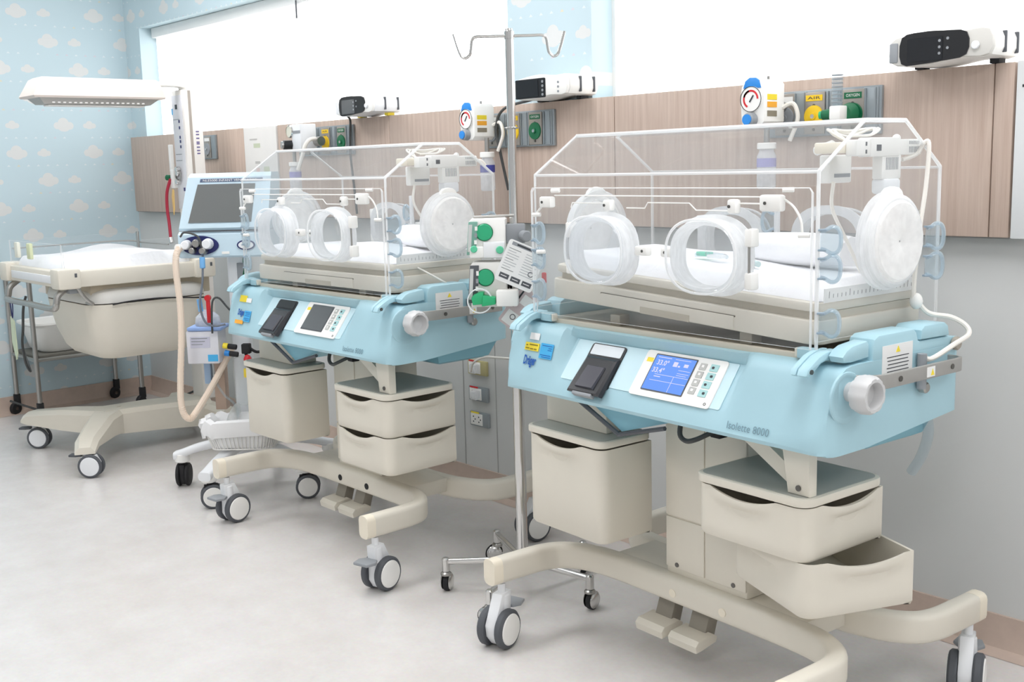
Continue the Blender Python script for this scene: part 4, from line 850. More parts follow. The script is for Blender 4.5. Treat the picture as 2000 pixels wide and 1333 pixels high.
# ---------------------------------------------------------------- infusion pole with syringe pumps
PX, PY = -2.39, 2.16
T = thing('infusion_pole', 'tall chrome infusion pole on five casters between the two incubators', 'infusion pole', (PX, PY, 0))
G().cyl((0, 0, .10), (0, 0, 1.05), .0170, n=20).obj('lower_tube', CHROME, T); G().cyl((0, 0, 1.05), (0, 0, 1.655), .0125, n=18).obj('upper_tube', CHROME, T)
G().lathe([(-.02, .019), (.018, .019), (.022, .016), (.026, .0126)], (0, 0, 1.04), (0, 0, 1), 18).obj('collar', STEEL, T)
G().lathe([(0, .016), (.003, .022), (.004, .022), (.006, .013)], (0, 0, 1.39), (0, 0, 1), 20).obj('stop_ring', CHROME, T)
G().lathe([(-.012, .0145), (.008, .0145), (.010, .011), (.016, .010), (.018, 0)], (0, 0, 1.652), (0, 0, 1), 18).obj('top_cap', CHROME, T)
ca, sa = math.cos(math.radians(48)), math.sin(math.radians(48))
for s in (-1, 1):
    pts = [(.0, 1.648), (.06, 1.648), (.092, 1.648), (.104, 1.640), (.108, 1.615), (.112, 1.600), (.124, 1.590), (.136, 1.596), (.146, 1.622), (.156, 1.657)]
    G().tube([(s * a * ca, s * a * sa, z) for a, z in pts], .0042, 8, 4).obj('hook_arm', CHROME, T)
G().cyl((0, 0, .085), (0, 0, .125), .024, n=20, bev=.003).obj('hub', CHROME, T)
ends = [(-2.582, 1.992), (-2.268, 1.912), (-2.135, 2.21), (-2.37, 2.42), (-2.672, 2.295)]
for k, (ex, ey) in enumerate(ends):
    d = Vector((ex - PX, ey - PY, 0)); e = d * .93
    lg = G().sweep([d * .06 + Vector((0, 0, .105)), e * .5 + Vector((0, 0, .102)), e + Vector((0, 0, .096))], .016, .018, 0, .4).obj('leg', CHROME, T)
    c = G().cyl(e + Vector((0, 0, .062)), e + Vector((0, 0, .108)), .012, n=14, bev=.004).obj('caster', CHROME, T)
    G().lathe([(0, .013), (.004, .017), (.010, .017), (.014, .012)], e + Vector((0, 0, .050)), (0, 0, 1), 16).obj('swivel', STEEL, c)
    yaw = (.6, 1.9, .2, 1.0, 2.4)[k]; ax = Vector((math.cos(yaw), math.sin(yaw), 0)); fw = Vector((-ax.y, ax.x, 0)); o = e + fw * .012 + Vector((0, 0, .027))
    G().lathe([(-.011, .008), (-.011, .022), (-.007, .027), (.007, .027), (.011, .022), (.011, .008)], o, ax, 22).obj('wheel', BLACKR, c)
    for s in (-1, 1): G().lathe([(.0115, .026), (.016, .021), (.018, .010), (.018, 0)], o + Vector((0, 0, .004)) + fw * -.004, ax * s, 18).obj('wheel_cover', CHROME, c)
RZ = math.radians(44)
def pump(label, loc, w, h, openp):
    T = thing('syringe_pump', label, 'infusion pump', loc, RZ, 'syringe pumps on the infusion pole')
    bd = G().prism([(-.126, .0), (-.128, h * .9), (-.118, h), (-.03, h), (-.022, h * .97), (-.022, 0)], -.05, .03, 'xz', r=.005).obj('casing', WHITE, T)
    # display face slanting at the left end
    fr = G().prism([(-.134, h * .10), (-.126, h * .93), (-.100, h * .93), (-.108, h * .10)], -.058, -.047, 'xz', r=.002).obj('display_frame', DGREY if openp else mat('teal_grey_frame', (120, 168, 152), .4), T)
    G().prism([(-.131, h * .18), (-.125, h * .86), (-.115, h * .86), (-.121, h * .18)], -.0595, -.0575, 'xz').obj('display', mat('pump_display', (204, 206, 204), .2), fr)
    for j in range(4): G().box(-.1125 + j * .0015, -.105 + j * .0015, -.0600, -.0575, h * (.2 + .17 * j), h * (.30 + .17 * j)).obj('key', WHITE if j % 2 else GREY, fr)
    dk = G().cyl((-.082, -.050, h * .66), (-.082, -.057, h * .66), .0235, n=28, bev=.002).obj('dial', mat('green_dial', (46, 172, 122), .4), T)
    G().lathe([(0, .0235), (.003, .0255), (.005, .0235)], (-.082, -.050, h * .66), (0, -1, 0), 28).obj('dial_rim', DGREEN, dk)
    if not openp:
        G().box(-.086, -.024, -.060, -.046, .002, h * .42, .004).obj('syringe_cover', WHITE2, T); G().box(-.126, -.084, -.062, -.046, h * .02, h * .32, .006).obj('plunger_cover', WHITE, T)
        G().cyl((-.112, -.062, h * .25), (-.112, -.069, h * .25), .010, n=16, bev=.002).obj('green_key', mat('mint_key', (96, 204, 160), .4), T); G().cyl((-.038, -.060, h * .22), (-.038, -.066, h * .22), .011, n=16, bev=.002).obj('green_key', mat('mint_key', (96, 204, 160), .4), T)
        G().cyl((-.115, -.02, h + .003), (.002, -.02, h + .006), .004, n=10).obj('carry_rod', STEEL, T)
    else:
        G().box(-.05, .012, -.095, -.045, .006, h * .40, .005).obj('syringe_driver', WHITE, T)
        G().prism([(-.118, .010), (-.122, .03), (-.116, h * .30), (-.098, h * .36), (-.086, h * .36), (-.088, .012)], -.085, -.05, 'xz', r=.003).obj('green_clamp', GREEN, T)
        G().prism([(-.092, h * .05), (-.088, h * .30), (-.052, h * .25), (-.052, .012)], -.092, -.06, 'xz', r=.003).obj('green_slide', GREEN, T)
        G().lathe([(0, .036), (.012, .036), (.012, .033), (0, .033), (0, .036)], (-.098, -.085, h * .17), (0, 1, 0), 28, ang=2 * PI).obj('guard_ring', WHITE2, T)
    G().box(-.03, -.0178, -.02, .02, h * .35, h * .7, .003).obj('mount', BLACKR, T)
    cl = G().box(-.022, .034, -.030, -.0178, h * .35, h * .85, .005).obj('pole_clamp', GREY, T) if not openp else None
    if cl: G().cyl((.026, -.030, h * .56), (.040, -.062, h * .54), .014, .016, 16, bev=.003).obj('clamp_knob', GREY, cl)
    return T
pump('upper white syringe pump with green dial on the pole', (PX, PY - .0, 1.026), .1, .114, False)
pump('lower white syringe pump with open green clamp on the pole', (PX, PY - .0, .886), .1, .130, True)
# laminated instruction card and pink tag hanging from the pumps
u = Vector((math.cos(RZ), math.sin(RZ), 0)); nrm = Vector((math.sin(RZ), -math.cos(RZ), 0))
def hung(name, label, cat, cx, cz, out, ang, w, h, m):
    T = thing(name, label, cat, (0, 0, 0)); c = Vector((PX, PY, cz)) + u * cx + nrm * out; T.location = c
    xd = u * math.cos(ang) + Vector((0, 0, 1)) * math.sin(ang); yd = -u * math.sin(ang) + Vector((0, 0, 1)) * math.cos(ang)
    M = frame((0, 0, 0), xd, yd); q = G(); card(q, M, w, h, .0015, .008); q.obj('sheet', m, T); return T, M, xd, yd
T, M, xd, yd = hung('instruction_card', 'white laminated instruction card hanging tilted from the pumps', 'card', .022, 1.008, .105, math.radians(-24), .112, .122, PAPER)
q = G(); q.box(-.045, .054, .047, .057, .0016, .002, M=M); q.obj('heading_bar', GREY, T); q = G(); q.box(-.030, .048, .0498, .0545, .002, .0024, M=M); q.obj('heading_text', INK, T)
for j in range(9):
    q = G(); q.box(-.048, -.012 - .012 * (j % 3 == 1), .036 - j * .0075, .0372 - j * .0075, .0016, .002, M=M); q.obj('printed_line', INK if j % 4 == 0 else GREY, T)
    q = G(); q.box(.004, .05 - .014 * (j % 2), .036 - j * .0075, .0372 - j * .0075, .0016, .002, M=M); q.obj('printed_line', GREY, T)
for j in range(3):
    q = G(); q.box(-.046 + j * .034, -.018 + j * .034, -.050, -.036, .0016, .002, M=M); b_ = q.obj('printed_box', DGREY, T)
    q = G(); q.box(-.042 + j * .034, -.024 + j * .034, -.044, -.042, .002, .0024, M=M); q.obj('box_text', PAPER, b_)
q = G(); q.lathe([(0, .008), (.0008, .008), (.0008, .006), (0, .006), (0, .008)], M @ Vector((.036, -.012, .0014)), M.to_3x3() @ Vector((0, 0, 1)), 18); q.obj('round_mark', DGREY, T)
T, M, xd, yd = hung('tag_card', 'pinkish grey tag card hanging below the instruction card', 'card', .010, .878, .036, math.radians(52), .125, .062, mat('pink_grey_card', (206, 190, 190), .5))
q = G(); card(q, M, .040, .045, .0006, x=-.036, z=.0016); q.obj('white_patch', PAPER, T); q = G(); card(q, M, .03, .03, .0006, x=.03, y=-.006, z=.0016); q.obj('white_patch', PAPER, T)
q = G(); q.lathe([(0, .0085), (.0008, .0085), (.0008, .0065), (0, .0065), (0, .0085)], M @ Vector((-.03, .0, .0024)), M.to_3x3() @ Vector((0, 0, 1)), 18); q.obj('round_mark', INK, T)
q = G(); q.box(-.005, .05, .016, .021, .0016, .002, M=M); q.obj('printed_line', INK, T)
o = G().prism(rrect(.012, .032, .004, 3), -.005, .005, 'xz', r=.002).obj('red_clip', RED); o.location = Vector((PX, PY, .965)) + u * .085 + nrm * .03; tag(o, 'small red clip beside the instruction card on the pole', 'clip')
# ---------------------------------------------------------------- ventilator on its stand
VX, VY, VR = -4.07, 2.17, math.radians(46)
T = thing('infant_ventilator', 'pale blue infant ventilator with dark screen on a five-legged stand', 'ventilator', (VX, VY, 0), VR)
def vl(wx, wy):
    dx, dy = wx - VX, wy - VY; return (dx * math.cos(VR) + dy * math.sin(VR), -dx * math.sin(VR) + dy * math.cos(VR))
for k, (wx, wy) in enumerate(((-4.270, 1.965), (-3.905, 1.900), (-3.750, 2.232), (-3.97, 2.49), (-4.29, 2.40))):
    x, y = vl(wx, wy); d = Vector((x, y, 0))
    L = G(); L.sweep([d * .05 + Vector((0, 0, .185)), d * .4 + Vector((0, 0, .185)), d * .75 + Vector((0, 0, .165)), d * 1.0 + Vector((0, 0, .140)), d * 1.10 + Vector((0, 0, .132))], .055, .034, 4, .4); lg = L.obj('stand_leg', WHITE2, T)
    G().cyl(d + Vector((0, 0, .105)), d + Vector((0, 0, .142)), .030, n=18, bev=.004).obj('leg_end', WHITE, lg)
    caster(T, x, y, .118, (math.radians(4), math.radians(-72), math.radians(-80), math.radians(-10), math.radians(60))[k], .048, .055, BLACKR, BLACKR if k == 0 else DGREY, WHITE if k else BLACKR, None, .012)
G().cyl((0, 0, .15), (0, 0, .21), .075, .06, 24, bev=.008).obj('stand_hub', WHITE2, T)
G().prism(rrect(.075, .055, .012, 3), .20, .96, 'xy').obj('stand_column', WHITE2, T)
G().box(.005, .035, -.034, -.0275, .84, .93, .002).obj('column_label', GREY, T)
# screen head: tilted casing, wider at the top, lower control part
def vb(nm, pts, y0, y1, m, r=.008, par=None): return G().prism(pts, y0, y1, 'xz', r=r).obj(nm, m, par or T)
cs = G().loft([[(-.150, -.045, 1.288), (.170, -.045, 1.288), (.170, .07, 1.288), (-.150, .07, 1.288)], [(-.158, -.062, 1.272), (.172, -.062, 1.272), (.172, .075, 1.272), (-.158, .075, 1.272)], [(-.196, -.098, 1.075), (.156, -.098, 1.075), (.156, .10, 1.075), (-.196, .10, 1.075)], [(-.198, -.092, 1.066), (.154, -.092, 1.066), (.154, .10, 1.066), (-.198, .10, 1.066)]]).obj('display_casing', VENT, T)
def onface(x, z, o): t = (1.272 - z) / (1.272 - 1.075); return (x, -.062 - .036 * t - o, z)
q = G(); A = [onface(-.158, 1.096, .0), onface(.092, 1.096, 0), onface(.110, 1.245, 0), onface(-.118, 1.245, 0)]; B = [onface(-.158, 1.096, .003), onface(.092, 1.096, .003), onface(.110, 1.245, .003), onface(-.118, 1.245, .003)]
q.loft([A, B]); q.obj('screen', mat('ventilator_screen', (112, 115, 114), .25), cs)
q = G(); A = [onface(-.110, 1.253, 0), onface(.14, 1.253, 0), onface(.14, 1.266, 0), onface(-.107, 1.266, 0)]; B = [onface(-.110, 1.253, .002), onface(.14, 1.253, .002), onface(.14, 1.266, .002), onface(-.107, 1.266, .002)]; q.loft([A, B]); st = q.obj('title_strip', mat('slate_title', (86, 100, 128), .5), cs)
text('NLE5000 INFANT VENTILATOR', .012, WHITE, st, onface(-.098, 1.2555, .003), (1, 0, 0), (0, .18, .98), width=.215)
lo = G().loft([[(-.198, -.092, 1.062), (.154, -.092, 1.062), (.154, .10, 1.062), (-.198, .10, 1.062)], [(-.200, -.105, 1.05), (.152, -.105, 1.05), (.152, .10, 1.05), (-.200, .10, 1.05)], [(-.203, -.100, .965), (.15, -.100, .965), (.15, .10, .965), (-.203, .10, .965)], [(-.198, -.092, .958), (.146, -.092, .958), (.146, .10, .958), (-.198, .10, .958)]]).obj('control_casing', VENT, T)
G().box(-.16, .12, -.104, -.0985, 1.0605, 1.0655).obj('casing_gap', DGREY, lo)
def ell(cx, cz, rx, rz, y, t, nm, m, par): return G().prism([(cx + rx * math.cos(2 * PI * k / 28), cz + rz * math.sin(2 * PI * k / 28)) for k in range(28)], y - t, y, 'xz').obj(nm, m, par)
e = ell(-.115, 1.008, .075, .038, -.1035, .003, 'port_oval', NAVY, lo)
for x, z, r in ((-.165, 1.012, .020), (-.122, 1.018, .018), (-.080, 1.014, .022), (-.098, .988, .016), (-.14, .99, .014)): G().cyl((x, -.106, z), (x, -.140, z), r, r * .85, 16, bev=.003).obj('gas_port', STEEL if r < .02 else WHITE2, e)
e2 = ell(.068, 1.006, .036, .020, -.1035, .003, 'dial_oval', NAVY, lo); ell(.068, 1.006, .030, .015, -.1066, .002, 'dial_face', WHITE2, e2); G().cyl((.068, -.108, 1.006), (.068, -.120, 1.006), .010, n=14).obj('dial', GREY, e2)
G().box(-.03, .0, -.1045, -.1005, .972, .982).obj('sticker', WHITE, lo)
# humidifier on the side of the stand
h = G().box(-.196, -.066, -.110, .0, .535, .668, .006).obj('humidifier_box', mat('humidifier_grey', (224, 224, 230), .4), T)
G().box(-.19, -.05, -.115, .005, .668, .684, .006).obj('humidifier_lid', mat('periwinkle_lid', (150, 180, 232), .4), h)
G().box(-.112, -.072, -.1115, -.1095, .545, .572).obj('cyan_sticker', CYAN, h); G().box(-.18, -.10, -.1112, -.1095, .60, .645).obj('rating_label', mat('lilac_label', (206, 206, 222), .5), h)
for j in range(3): G().box(-.175, -.11 - .01 * j, -.1122, -.1111, .637 - j * .012, .640 - j * .012).obj('printed_line', GREY, h)
b = G().lathe([(0, .0), (0, .048), (.01, .05), (.035, .046), (.05, .03), (.058, .016), (.064, .014)], (-.12, -.055, .684), (0, 0, 1), 24).obj('chamber', FROST, T)
G().cyl((-.145, -.055, .74), (-.15, -.055, .79), .010, n=12).obj('blue_connector', mat('sky_plastic', (120, 180, 232), .4), b)
G().cyl((-.12, -.055, .688), (-.12, -.055, .700), .03, n=16).obj('blue_base', BRB, b)
G().box(-.105, -.088, -.115, -.105, .70, .80, .004).obj('red_tube_clip', RED, T); G().cyl((-.097, -.118, .80), (-.097, -.10, .80), .012, n=14).obj('red_clip_end', RED, T)
G().box(-.155, -.128, -.04, -.01, .44, .535, .003).obj('blue_bracket', mat('dusty_blue_bracket', (160, 186, 214), .5), T); G().box(-.12, -.075, -.03, .02, .33, .535, .003).obj('tan_bracket', mat('tan_bracket', (188, 164, 146), .5), T)
G().tube([(-.185, -.14, 1.005), (-.196, -.155, .97), (-.198, -.16, .90), (-.192, -.16, .78), (-.195, -.165, .65), (-.208, -.17, .50), (-.214, -.17, .40), (-.205, -.17, .345), (-.185, -.165, .325), (-.165, -.15, .345), (-.12, -.11, .42), (-.075, -.07, .505), (-.035, -.04, .585)], .0125, 10, 16, corr=.10).obj('breathing_hose', HOSE, T)
G().cyl((-.183, -.12, 1.0), (-.19, -.15, 1.005), .014, n=12).obj('hose_cuff', WHITE, T)
G().tube([(-.10, -.12, .985), (-.10, -.135, .93), (-.105, -.14, .86), (-.12, -.14, .78), (-.105, -.14, .71), (-.07, -.13, .69), (-.03, -.12, .695)], .0045, 8, 6).obj('sensor_wire', mat('slate_cable', (116, 122, 132), .5), T); G().cyl((-.10, -.135, .965), (-.10, -.137, .92), .011, n=12, bev=.003).obj('wire_connector', mat('sky_plastic', (120, 180, 232), .4), T)
G().tube([(-.085, -.12, .66), (-.08, -.13, .72), (-.072, -.13, .79), (-.05, -.12, .80), (-.02, -.11, .76), (.03, -.1, .70)], .004, 8, 6).obj('sensor_wire', DCABLE, T)
G().tube([(-.185, -.12, 1.045), (-.16, -.14, 1.062), (-.11, -.14, 1.045), (-.098, -.135, 1.0)], .004, 8, 6).obj('sensor_wire', DCABLE, T)
G().tube([(.035, -.02, .96), (.032, -.03, .86), (.02, -.03, .74), (.012, -.03, .66)], .008, 8, 5).obj('green_hose', DGREEN, T)
G().tube([(-.11, -.06, .53), (-.10, -.07, .46), (-.07, -.07, .40), (-.03, -.07, .36), (-.02, -.06, .30)], .005, 8, 5).obj('clear_tube', GROM, T)
for i, (x, z, m) in enumerate(((-.035, .605, YEL), (-.03, .575, BRB))): 
    c = G().cyl((x - .02, -.09, z), (x, -.09, z - .003), .012, n=12, bev=.002).obj('connector_ring', m, T); G().cyl((x, -.09, z - .003), (x + .035, -.09, z - .008), .011, n=12, bev=.002).obj('connector_body', BLACKR, c)
G().box(.02, .055, -.10, -.07, .57, .61, .004).obj('cable_junction', BLACKR, T)
G().tube([(.04, -.085, .60), (.075, -.08, .575), (.10, -.06, .58), (.13, -.05, .60)], .006, 8, 5).obj('black_lead', BLACKR, T); G().tube([(.03, -.085, .575), (.06, -.09, .53), (.10, -.08, .535), (.12, -.06, .57)], .006, 8, 5).obj('black_lead', BLACKR, T)
o = G(); o.lathe([(-.02, .004), (-.016, .014), (.006, .016), (.018, .010), (.022, .004)], (.048, -.115, .548), (0, 0, 1), 14); rt = o.obj('red_cap', RED, T)
G().box(.030, .064, -.122, -.11, .478, .515, .003).obj('yellow_tag', mat('yellow_tag', (236, 208, 60), .4), T)
G().box(-.02, .05, -.11, -.03, .36, .56, .02).obj('water_bag', clear('water_bag_film', (.95, .96, .96), .16, (236, 240, 240), .1), T)
# wire basket lined with a white plastic bag
bk = thing('wire_basket', 'white wire basket on the ventilator stand', 'basket', (VX, VY, 0), VR)
def rr(z, k, n=7): return [(.022 + p * k, -.135 + q * k, z) for p, q in rrect(.285, .16, .05, n)]
for z, k in ((.205, .86), (.262, 1.0)): G().tube(rr(z, k), .0028, 6, closed=True).obj('wire_ring', WHITE, bk)
top, bot = rr(.262, 1.0), rr(.205, .86)
for i in range(len(top)):
    j = (i + 1) % len(top); L = (Vector(top[j]) - Vector(top[i])).length; n = max(1, int(L / .016))
    for q in range(n):
        t = q / n; a_ = Vector(top[i]).lerp(Vector(top[j]), t); b_ = Vector(bot[i]).lerp(Vector(bot[j]), t); G().tube([a_, b_], .0018, 5).obj('wire', WHITE, bk)
for t in (-.08, -.04, 0, .04, .08): G().tube([(.022 + t, -.203, .204), (.022 + t, -.067, .204)], .0018, 5).obj('wire', WHITE, bk)
G().box(-.03, .03, -.07, -.029, .20, .215, .002).obj('hanger', WHITE, bk)
bg = G(); n = 44; secs = []
for z, k, am in ((.209, .80, 0), (.225, .9, .01), (.258, .97, .015), (.272, 1.08, .035), (.262, 1.12, .04), (.258, 1.13, .04), (.290, 1.18, .04), (.318, 1.15, .035), (.326, 1.0, .03), (.312, .9, .02), (.26, .82, .01)):
    base = rrect(.285, .16, .06, 10); m_ = len(base); secs.append([(.022 + p * k * (1 + am * math.sin(i * 2.1 + z * 90)), -.135 + q * k * (1 + am * math.sin(i * 1.7)), z + am * .22 * math.sin(i * 1.3 + 2)) for i, (p, q) in enumerate(base)])
o = bg.loft(secs, cap=True).obj('plastic_bag', mat('white_bag_film', (242, 242, 242), .45, bump=.2)); o.location = (VX, VY, 0); o.rotation_euler = (0, 0, VR); tag(o, 'crumpled white plastic bag lining the wire basket', 'bag')
o = G(); o.lathe([(0, 0), (0, .022), (.05, .024), (.09, .02), (.12, .008), (.125, 0)], (0, 0, 0), (.5, .1, .9), 18); o = o.obj('clear_packaging', clear('crinkled_film', (.93, .94, .94), .3, (236, 238, 236), .15)); o.location = (VX + .0, VY - .08, .262); tag(o, 'clear crinkled packaging sticking out of the bag', 'packaging')
# ---------------------------------------------------------------- radiant warmer
WXC, WYC = -5.08, 2.1
T = thing('infant_warmer', 'cream infant radiant warmer with overhead heater by the wallpaper wall', 'infant warmer', (WXC, WYC, 0))
L_ = lambda x, y, z=0: (x - WXC, y - WYC, z)
def bar(nm, secs, m=CREAM, par=None): return G().loft([[tuple(L_(*p)) for p in s] for s in secs]).obj(nm, m, par or T, angle=40)
def sec(cx, cy, dx, dy, w, zb, zt, ch=.02):
    d = Vector((dx, dy, 0)).normalized(); s = Vector((-d.y, d.x, 0)); f = lambda a, z: (cx + s.x * a, cy + s.y * a, z)
    return [f(-w / 2, zb), f(w / 2, zb), f(w / 2, zt - ch), f(w / 2 - ch, zt), f(-w / 2 + ch, zt), f(-w / 2, zt - ch)]
bar('base_spine', [sec(-5.08, 2.47, 0, -1, .20, .06, .19), sec(-5.08, 2.2, 0, -1, .20, .085, .205), sec(-5.08, 1.95, 0, -1, .17, .10, .21)])
bar('base_leg', [sec(-5.05, 2.00, -.9, -.5, .16, .10, .21), sec(-5.25, 1.87, -.85, -.4, .12, .11, .205), sec(-5.43, 1.765, -.9, -.45, .10, .125, .185), sec(-5.47, 1.745, -.9, -.45, .08, .13, .16)])
bar('base_leg', [sec(-5.08, 2.00, .8, -.6, .16, .10, .21), sec(-4.95, 1.90, .8, -.55, .12, .11, .205), sec(-4.76, 1.76, .85, -.5, .10, .12, .165), sec(-4.70, 1.725, .85, -.5, .085, .105, .135)])
for (x, y, a) in ((-5.43, 1.765, -42), (-4.715, 1.735, -42), (-5.35, 2.47, -30), (-4.82, 2.47, -30)):
    q = L_(x, y); caster(T, q[0], q[1], .118, math.radians(a), .052, .056, WHITE2, DGREY, WHITE2, DGREY, .02)
bar('rear_base_bar', [sec(-5.38, 2.47, 1, 0, .09, .10, .17), sec(-4.80, 2.47, 1, 0, .09, .10, .17)])
# column
c = G().box(*[v for v in (-.085, .035, .36, .455, .18, 1.685)], .008).obj('column', mat('warm_white_column', (238, 234, 228), .4), T)
G().box(-.082, -.03 + .05, .3565, .3605, 1.12, 1.66, .001).obj('control_strip', mat('column_strip', (226, 226, 230), .4), c)
G().box(.0352, .0368, .385, .398, 1.2, 1.68).obj('column_channel', mat('channel_taupe', (176, 166, 156), .5), c)
for z, w in ((1.595, .018),): G().box(-.045, -.045 + w, .354, .357, z, z + .022).obj('black_window', BLACK, c)
for z in (1.53, 1.50, 1.455, 1.435, 1.41): G().box(-.02, -.008, .3545, .357, z, z + .014, .001).obj('indicator', NAVY, c)
for z in (1.545, 1.38, 1.35): G().box(-.07, -.01, .3548, .3566, z, z + .003).obj('printed_line', GREY, c)
[G().box(.0352, .0362, .414, .430, z_, z_ + .006).obj('printed_mark', mat('violet_print', (110, 100, 150), .6), c) for z_ in (1.38, 1.394, 1.41, 1.426, 1.434, 1.452, 1.47, 1.484)]
for x, z in ((-.045, 1.31), (-.04, 1.29), (-.05, 1.25)): G().cyl((x, .358, z), (x, .335, z), .014, n=14, bev=.003).obj('chrome_fitting', CHROME, c)
G().lathe([(0, .028), (.006, .028), (.006, .022), (0, .022), (0, .028)], (-.045, .35, 1.28), (0, -1, 0), 22).obj('fitting_ring', STEEL, c)
G().box(-.012, .002, .354, .357, 1.205, 1.222).obj('blue_button', NAVY, c); G().box(-.081, -.076, .353, .357, 1.57, 1.60).obj('sticker', CYAN, c)
G().box(-.122, -.105, .34, .36, 1.30, 1.43, .003).obj('flow_tube', WHITE, T); fx = G().box(-.11, -.075, .335, .36, 1.22, 1.31, .004).obj('flow_block', WHITE, T); G().cyl((-.125, .345, 1.27), (-.15, .335, 1.272), .014, n=14, bev=.003).obj('green_knob', DGREEN, fx)
G().tube([(-.108, .335, 1.265), (-.125, .32, 1.20), (-.125, .315, 1.12), (-.115, .315, 1.05), (-.10, .31, .98)], .008, 8, 6).obj('red_hose', mat('crimson_hose', (176, 36, 62), .45), T)
G().cyl((-.10, .31, .98), (-.09, .31, .955), .012, n=10).obj('hose_fitting', CHROME, T); G().prism([(-.098, 1.09), (-.085, 1.12), (-.080, 1.21), (-.092, 1.215), (-.104, 1.18)], .333, .337, 'xz').obj('yellow_envelope', mat('straw_paper', (244, 206, 130), .6), T)
# heater head over the bed
hd = G().loft([[(-.095, -.345, 1.632), (.085, -.345, 1.632), (.085, .245, 1.632), (-.095, .245, 1.632)], [(-.10, -.35, 1.640), (.09, -.35, 1.640), (.09, .25, 1.640), (-.10, .25, 1.640)], [(-.075, -.312, 1.712), (.062, -.312, 1.712), (.062, .235, 1.712), (-.075, .235, 1.712)], [(-.06, -.295, 1.722), (.05, -.295, 1.722), (.05, .225, 1.722), (-.06, .225, 1.722)]]).obj('heater_head', mat('ivory_heater', (224, 213, 205), .4), T)
G().loft([[(-.08, -.32, 1.632), (.07, -.32, 1.632), (.07, .225, 1.632), (-.08, .225, 1.632)], [(-.06, -.295, 1.606), (.05, -.295, 1.606), (.05, .19, 1.606), (-.06, .19, 1.606)]]).obj('reflector', ALU, hd)
G().box(-.03, .03, -.27, .17, 1.598, 1.6055, .002).obj('lamp_grille', WHITE, hd)
for j in range(18): G().box(.051, .0575, -.262 + j * .024, -.250 + j * .024, 1.610, 1.622).obj('grille_slot', WHITE, hd)
ar = G().sweep([L_(-5.09, 2.32, 1.708), L_(-5.09, 2.45, 1.708), L_(-5.095, 2.53, 1.700)], .055, .022, 0, .3).obj('heater_arm', WHITE, T); G().cyl((-.02, .405, 1.685), (-.02, .405, 1.712), .035, n=20, bev=.004).obj('arm_pivot', WHITE, ar)
# bed
G().prism(rrect(.71, .68, .04, 4, -.0, -.06), .822, .892, 'xy', r=.008).obj('bed_tray', CREAM, T)
for sx, sy in ((1, -1), (-1, -1), (1, 1)):
    b = G().box(sx * .325 - .05, sx * .325 + .05, -.06 + sy * .310 - .05, -.06 + sy * .310 + .05, .818, .905, .012).obj('corner_block', CREAM, T); G().box(sx * .325 + .048, sx * .325 + .0515, -.06 + sy * .31 + .02, -.06 + sy * .31 + .03, .868, .885).obj('hinge_slot', DGREY, b)
G().box(-.25, .25, -.406, -.4005, .838, .872, .004).obj('foot_rail', WHITE2, T)
def side(nm, a, b, nrm): panel(T, nm, [(a[0], a[1], .895), (b[0], b[1], .895), (b[0], b[1], 1.005), (a[0], a[1], 1.005)], nrm, .005)
side('side_panel', (.335, -.375), (.335, .24), (-1, 0, 0)); side('side_panel', (-.335, -.375), (-.335, .24), (1, 0, 0)); side('foot_panel', (-.32, -.38), (.32, -.38), (0, 1, 0))
for x, m in ((-.20, mat('cream_clip', (236, 236, 222), .5)), (-.04, mat('lime_clip', (220, 226, 186), .5))): G().box(x - .022, x + .022, -.392, -.3765, .93, 1.0, .004).obj('panel_clip', m, T)
G().box(.30, .334, .16, .20, .92, 1.0, .004).obj('panel_clip', mat('cream_clip', (236, 236, 222), .5), T)
G().box(-.335, -.315, .235, .245, .895, 1.01, .003).obj('panel_post', STEEL, T); G().tube([(-.345, -.36, .965), (-.345, .0, .967), (-.345, .2, .965), (-.30, .25, .955), (.0, .25, .955)], .004, 8, 4).obj('bed_rail', STEEL, T)
md = drape(WXC - .315, WXC + .315, WYC - .36, WYC + .22, .8925, .040, 21, .012); 
for i, (x, y, z) in enumerate(md.v):
    if z > .91: md.v[i] = (x, y, z + .022 * math.exp(-((y - WYC - .02) / .16) ** 2))
tag(md.obj('mattress', LINEN, None, angle=60), 'white sheeted mattress on the warmer bed', 'mattress')
# steel handle under the foot end
hb = G().tube([(.30, -.36, .82), (.30, -.40, .79), (.30, -.41, .755), (.28, -.42, .735), (.0, -.42, .735), (-.28, -.42, .735), (-.30, -.41, .755), (-.30, -.40, .79), (-.30, -.36, .82)], .014, 10, 4).obj('push_handle', STEEL, T)
G().tube([(.34, -.33, .82), (.345, -.30, .77), (.34, -.27, .745), (.28, -.27, .745), (.2, -.27, .75)], .008, 8, 4).obj('handle_bracket', STEEL, T); G().box(.26, .33, -.36, -.31, .795, .82, .004).obj('handle_mount', GREY, T)
G().box(-.25, .30, -.26, .30, .745, .82, .006).obj('bed_support', mat('support_taupe', (196, 184, 162), .5), T)
# deep tub under the bed with a dark wavy seam
def tub(z, k, dy=0): return [(.05 + p * k, .0 + q * k + dy, z) for p, q in rrect(.60, .56, .10, 6)]
G().loft([tub(.478, .62), tub(.485, .72), tub(.52, .82), tub(.60, .92), tub(.70, .985), tub(.735, 1.0)]).obj('storage_tub', CREAM, T, angle=50)
ld = G().loft([tub(.740, 1.0), tub(.755, 1.005), tub(.785, .97), tub(.80, .86), tub(.806, .6)]).obj('tub_lid', mat('pale_tub_lid', (216, 214, 208), .4), T, angle=50)
G().tube([(.358, -.19, .735), (.362, -.12, .742), (.362, 0, .744), (.362, .1, .738), (.358, .2, .728), (.33, .27, .722)], .0035, 6, 5).obj('tub_seam', BLACKR, T)
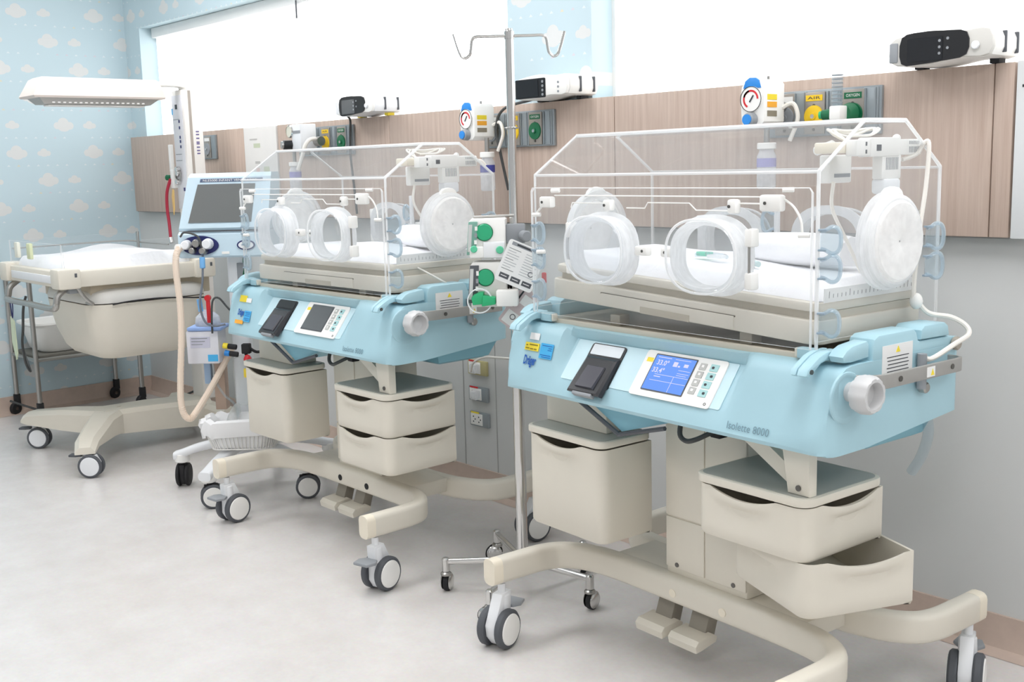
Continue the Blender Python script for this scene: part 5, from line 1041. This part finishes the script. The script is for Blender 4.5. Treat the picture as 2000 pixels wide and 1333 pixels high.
# ---------------------------------------------------------------- steel trolley with a white basin, against the wallpaper
TX, TY = -6.12, 2.24
T = thing('basin_trolley', 'steel tube trolley with a white basin against the wallpaper wall', 'trolley', (TX, TY, 0))
for x, y, z0 in ((-.18, -.27, .1), (.18, -.27, .1), (-.18, .29, .1), (.18, .29, .1)):
    G().cyl((x, y, z0), (x, y, .80), .013, n=12).obj('leg', STEEL, T)
    c = G().box(x - .014, x + .014, y - .016, y + .016, .055, .115, .004).obj('caster', BLACKR, T); G().lathe([(-.012, .01), (-.012, .030), (-.008, .034), (.008, .034), (.012, .030), (.012, .01)], (x, y - .012, .035), (math.cos(.4), math.sin(.4), 0), 20).obj('wheel', BLACKR, c)
for z in (.34, .80):
    for a, b in (((-.18, -.27), (.18, -.27)), ((-.18, .29), (.18, .29)), ((-.18, -.27), (-.18, .29)), ((.18, -.27), (.18, .29))): G().cyl((*a, z), (*b, z), .010, n=10).obj('cross_rail', STEEL, T)
G().tube([(-.18, -.27, .80), (-.18, -.33, .80), (-.18, -.36, .77), (-.18, -.36, .70)], .012, 10, 4).obj('handle', STEEL, T)
def ba(z, k): return [(-.01 + p * k, .0 + q * k, z) for p, q in rrect(.31, .49, .08, 5)]
bs = G().loft([ba(.365, .78), ba(.38, .85), ba(.50, .98), ba(.515, 1.06), ba(.525, 1.06), ba(.520, .95), ba(.39, .8)]).obj('white_basin'.replace('white_', ''), WHITE, None); bs.location = (TX, TY, 0); tag(bs, 'white plastic basin on the lower shelf of the steel trolley', 'basin')
G().box(-.165, .165, -.255, .275, .340, .362, .003).obj('shelf', mat('dark_shelf', (110, 108, 100), .5), T)
o = G().prism([(-.022, .0), (.018, -.02), (.024, -.17), (.004, -.20), (-.03, -.12)], -.003, .003, 'xz').obj('green_tag', mat('pale_green_tag', (206, 218, 190), .6)); o.location = (-5.30, 1.672, .66); tag(o, 'pale green paper tag hanging below the warmer foot', 'tag')
o = G().tube([(-5.315, 1.672, .735), (-5.31, 1.672, .70), (-5.30, 1.672, .655), (-5.285, 1.672, .70), (-5.285, 1.672, .735)], .0025, 6, 4).obj('tag_string', NAVY); tag(o, 'dark blue string holding the green tag', 'string')
tag(G().tube([(-5.18, 1.70, .76), (-5.20, 1.69, .70), (-5.26, 1.70, .60), (-5.35, 1.72, .52), (-5.42, 1.75, .42), (-5.52, 1.80, .36), (-5.7, 1.85, .37), (-5.9, 1.9, .40)], .006, 8, 6).obj('hanging_cable', DCABLE), 'dark cable hanging from the warmer towards the trolley', 'cable')
tag(G().tube([(-6.2, 1.9, .10), (-6.15, 2.0, .05), (-6.05, 2.1, .008), (-5.9, 2.25, .008), (-5.85, 2.4, .008), (-5.75, 2.5, .03), (-5.6, 2.62, .10), (-5.45, 2.66, .16)], .006, 8, 6).obj('floor_cable', DCABLE), 'dark cable lying on the floor behind the warmer', 'cable')
# wire basket glimpsed between bin and column of the near incubator
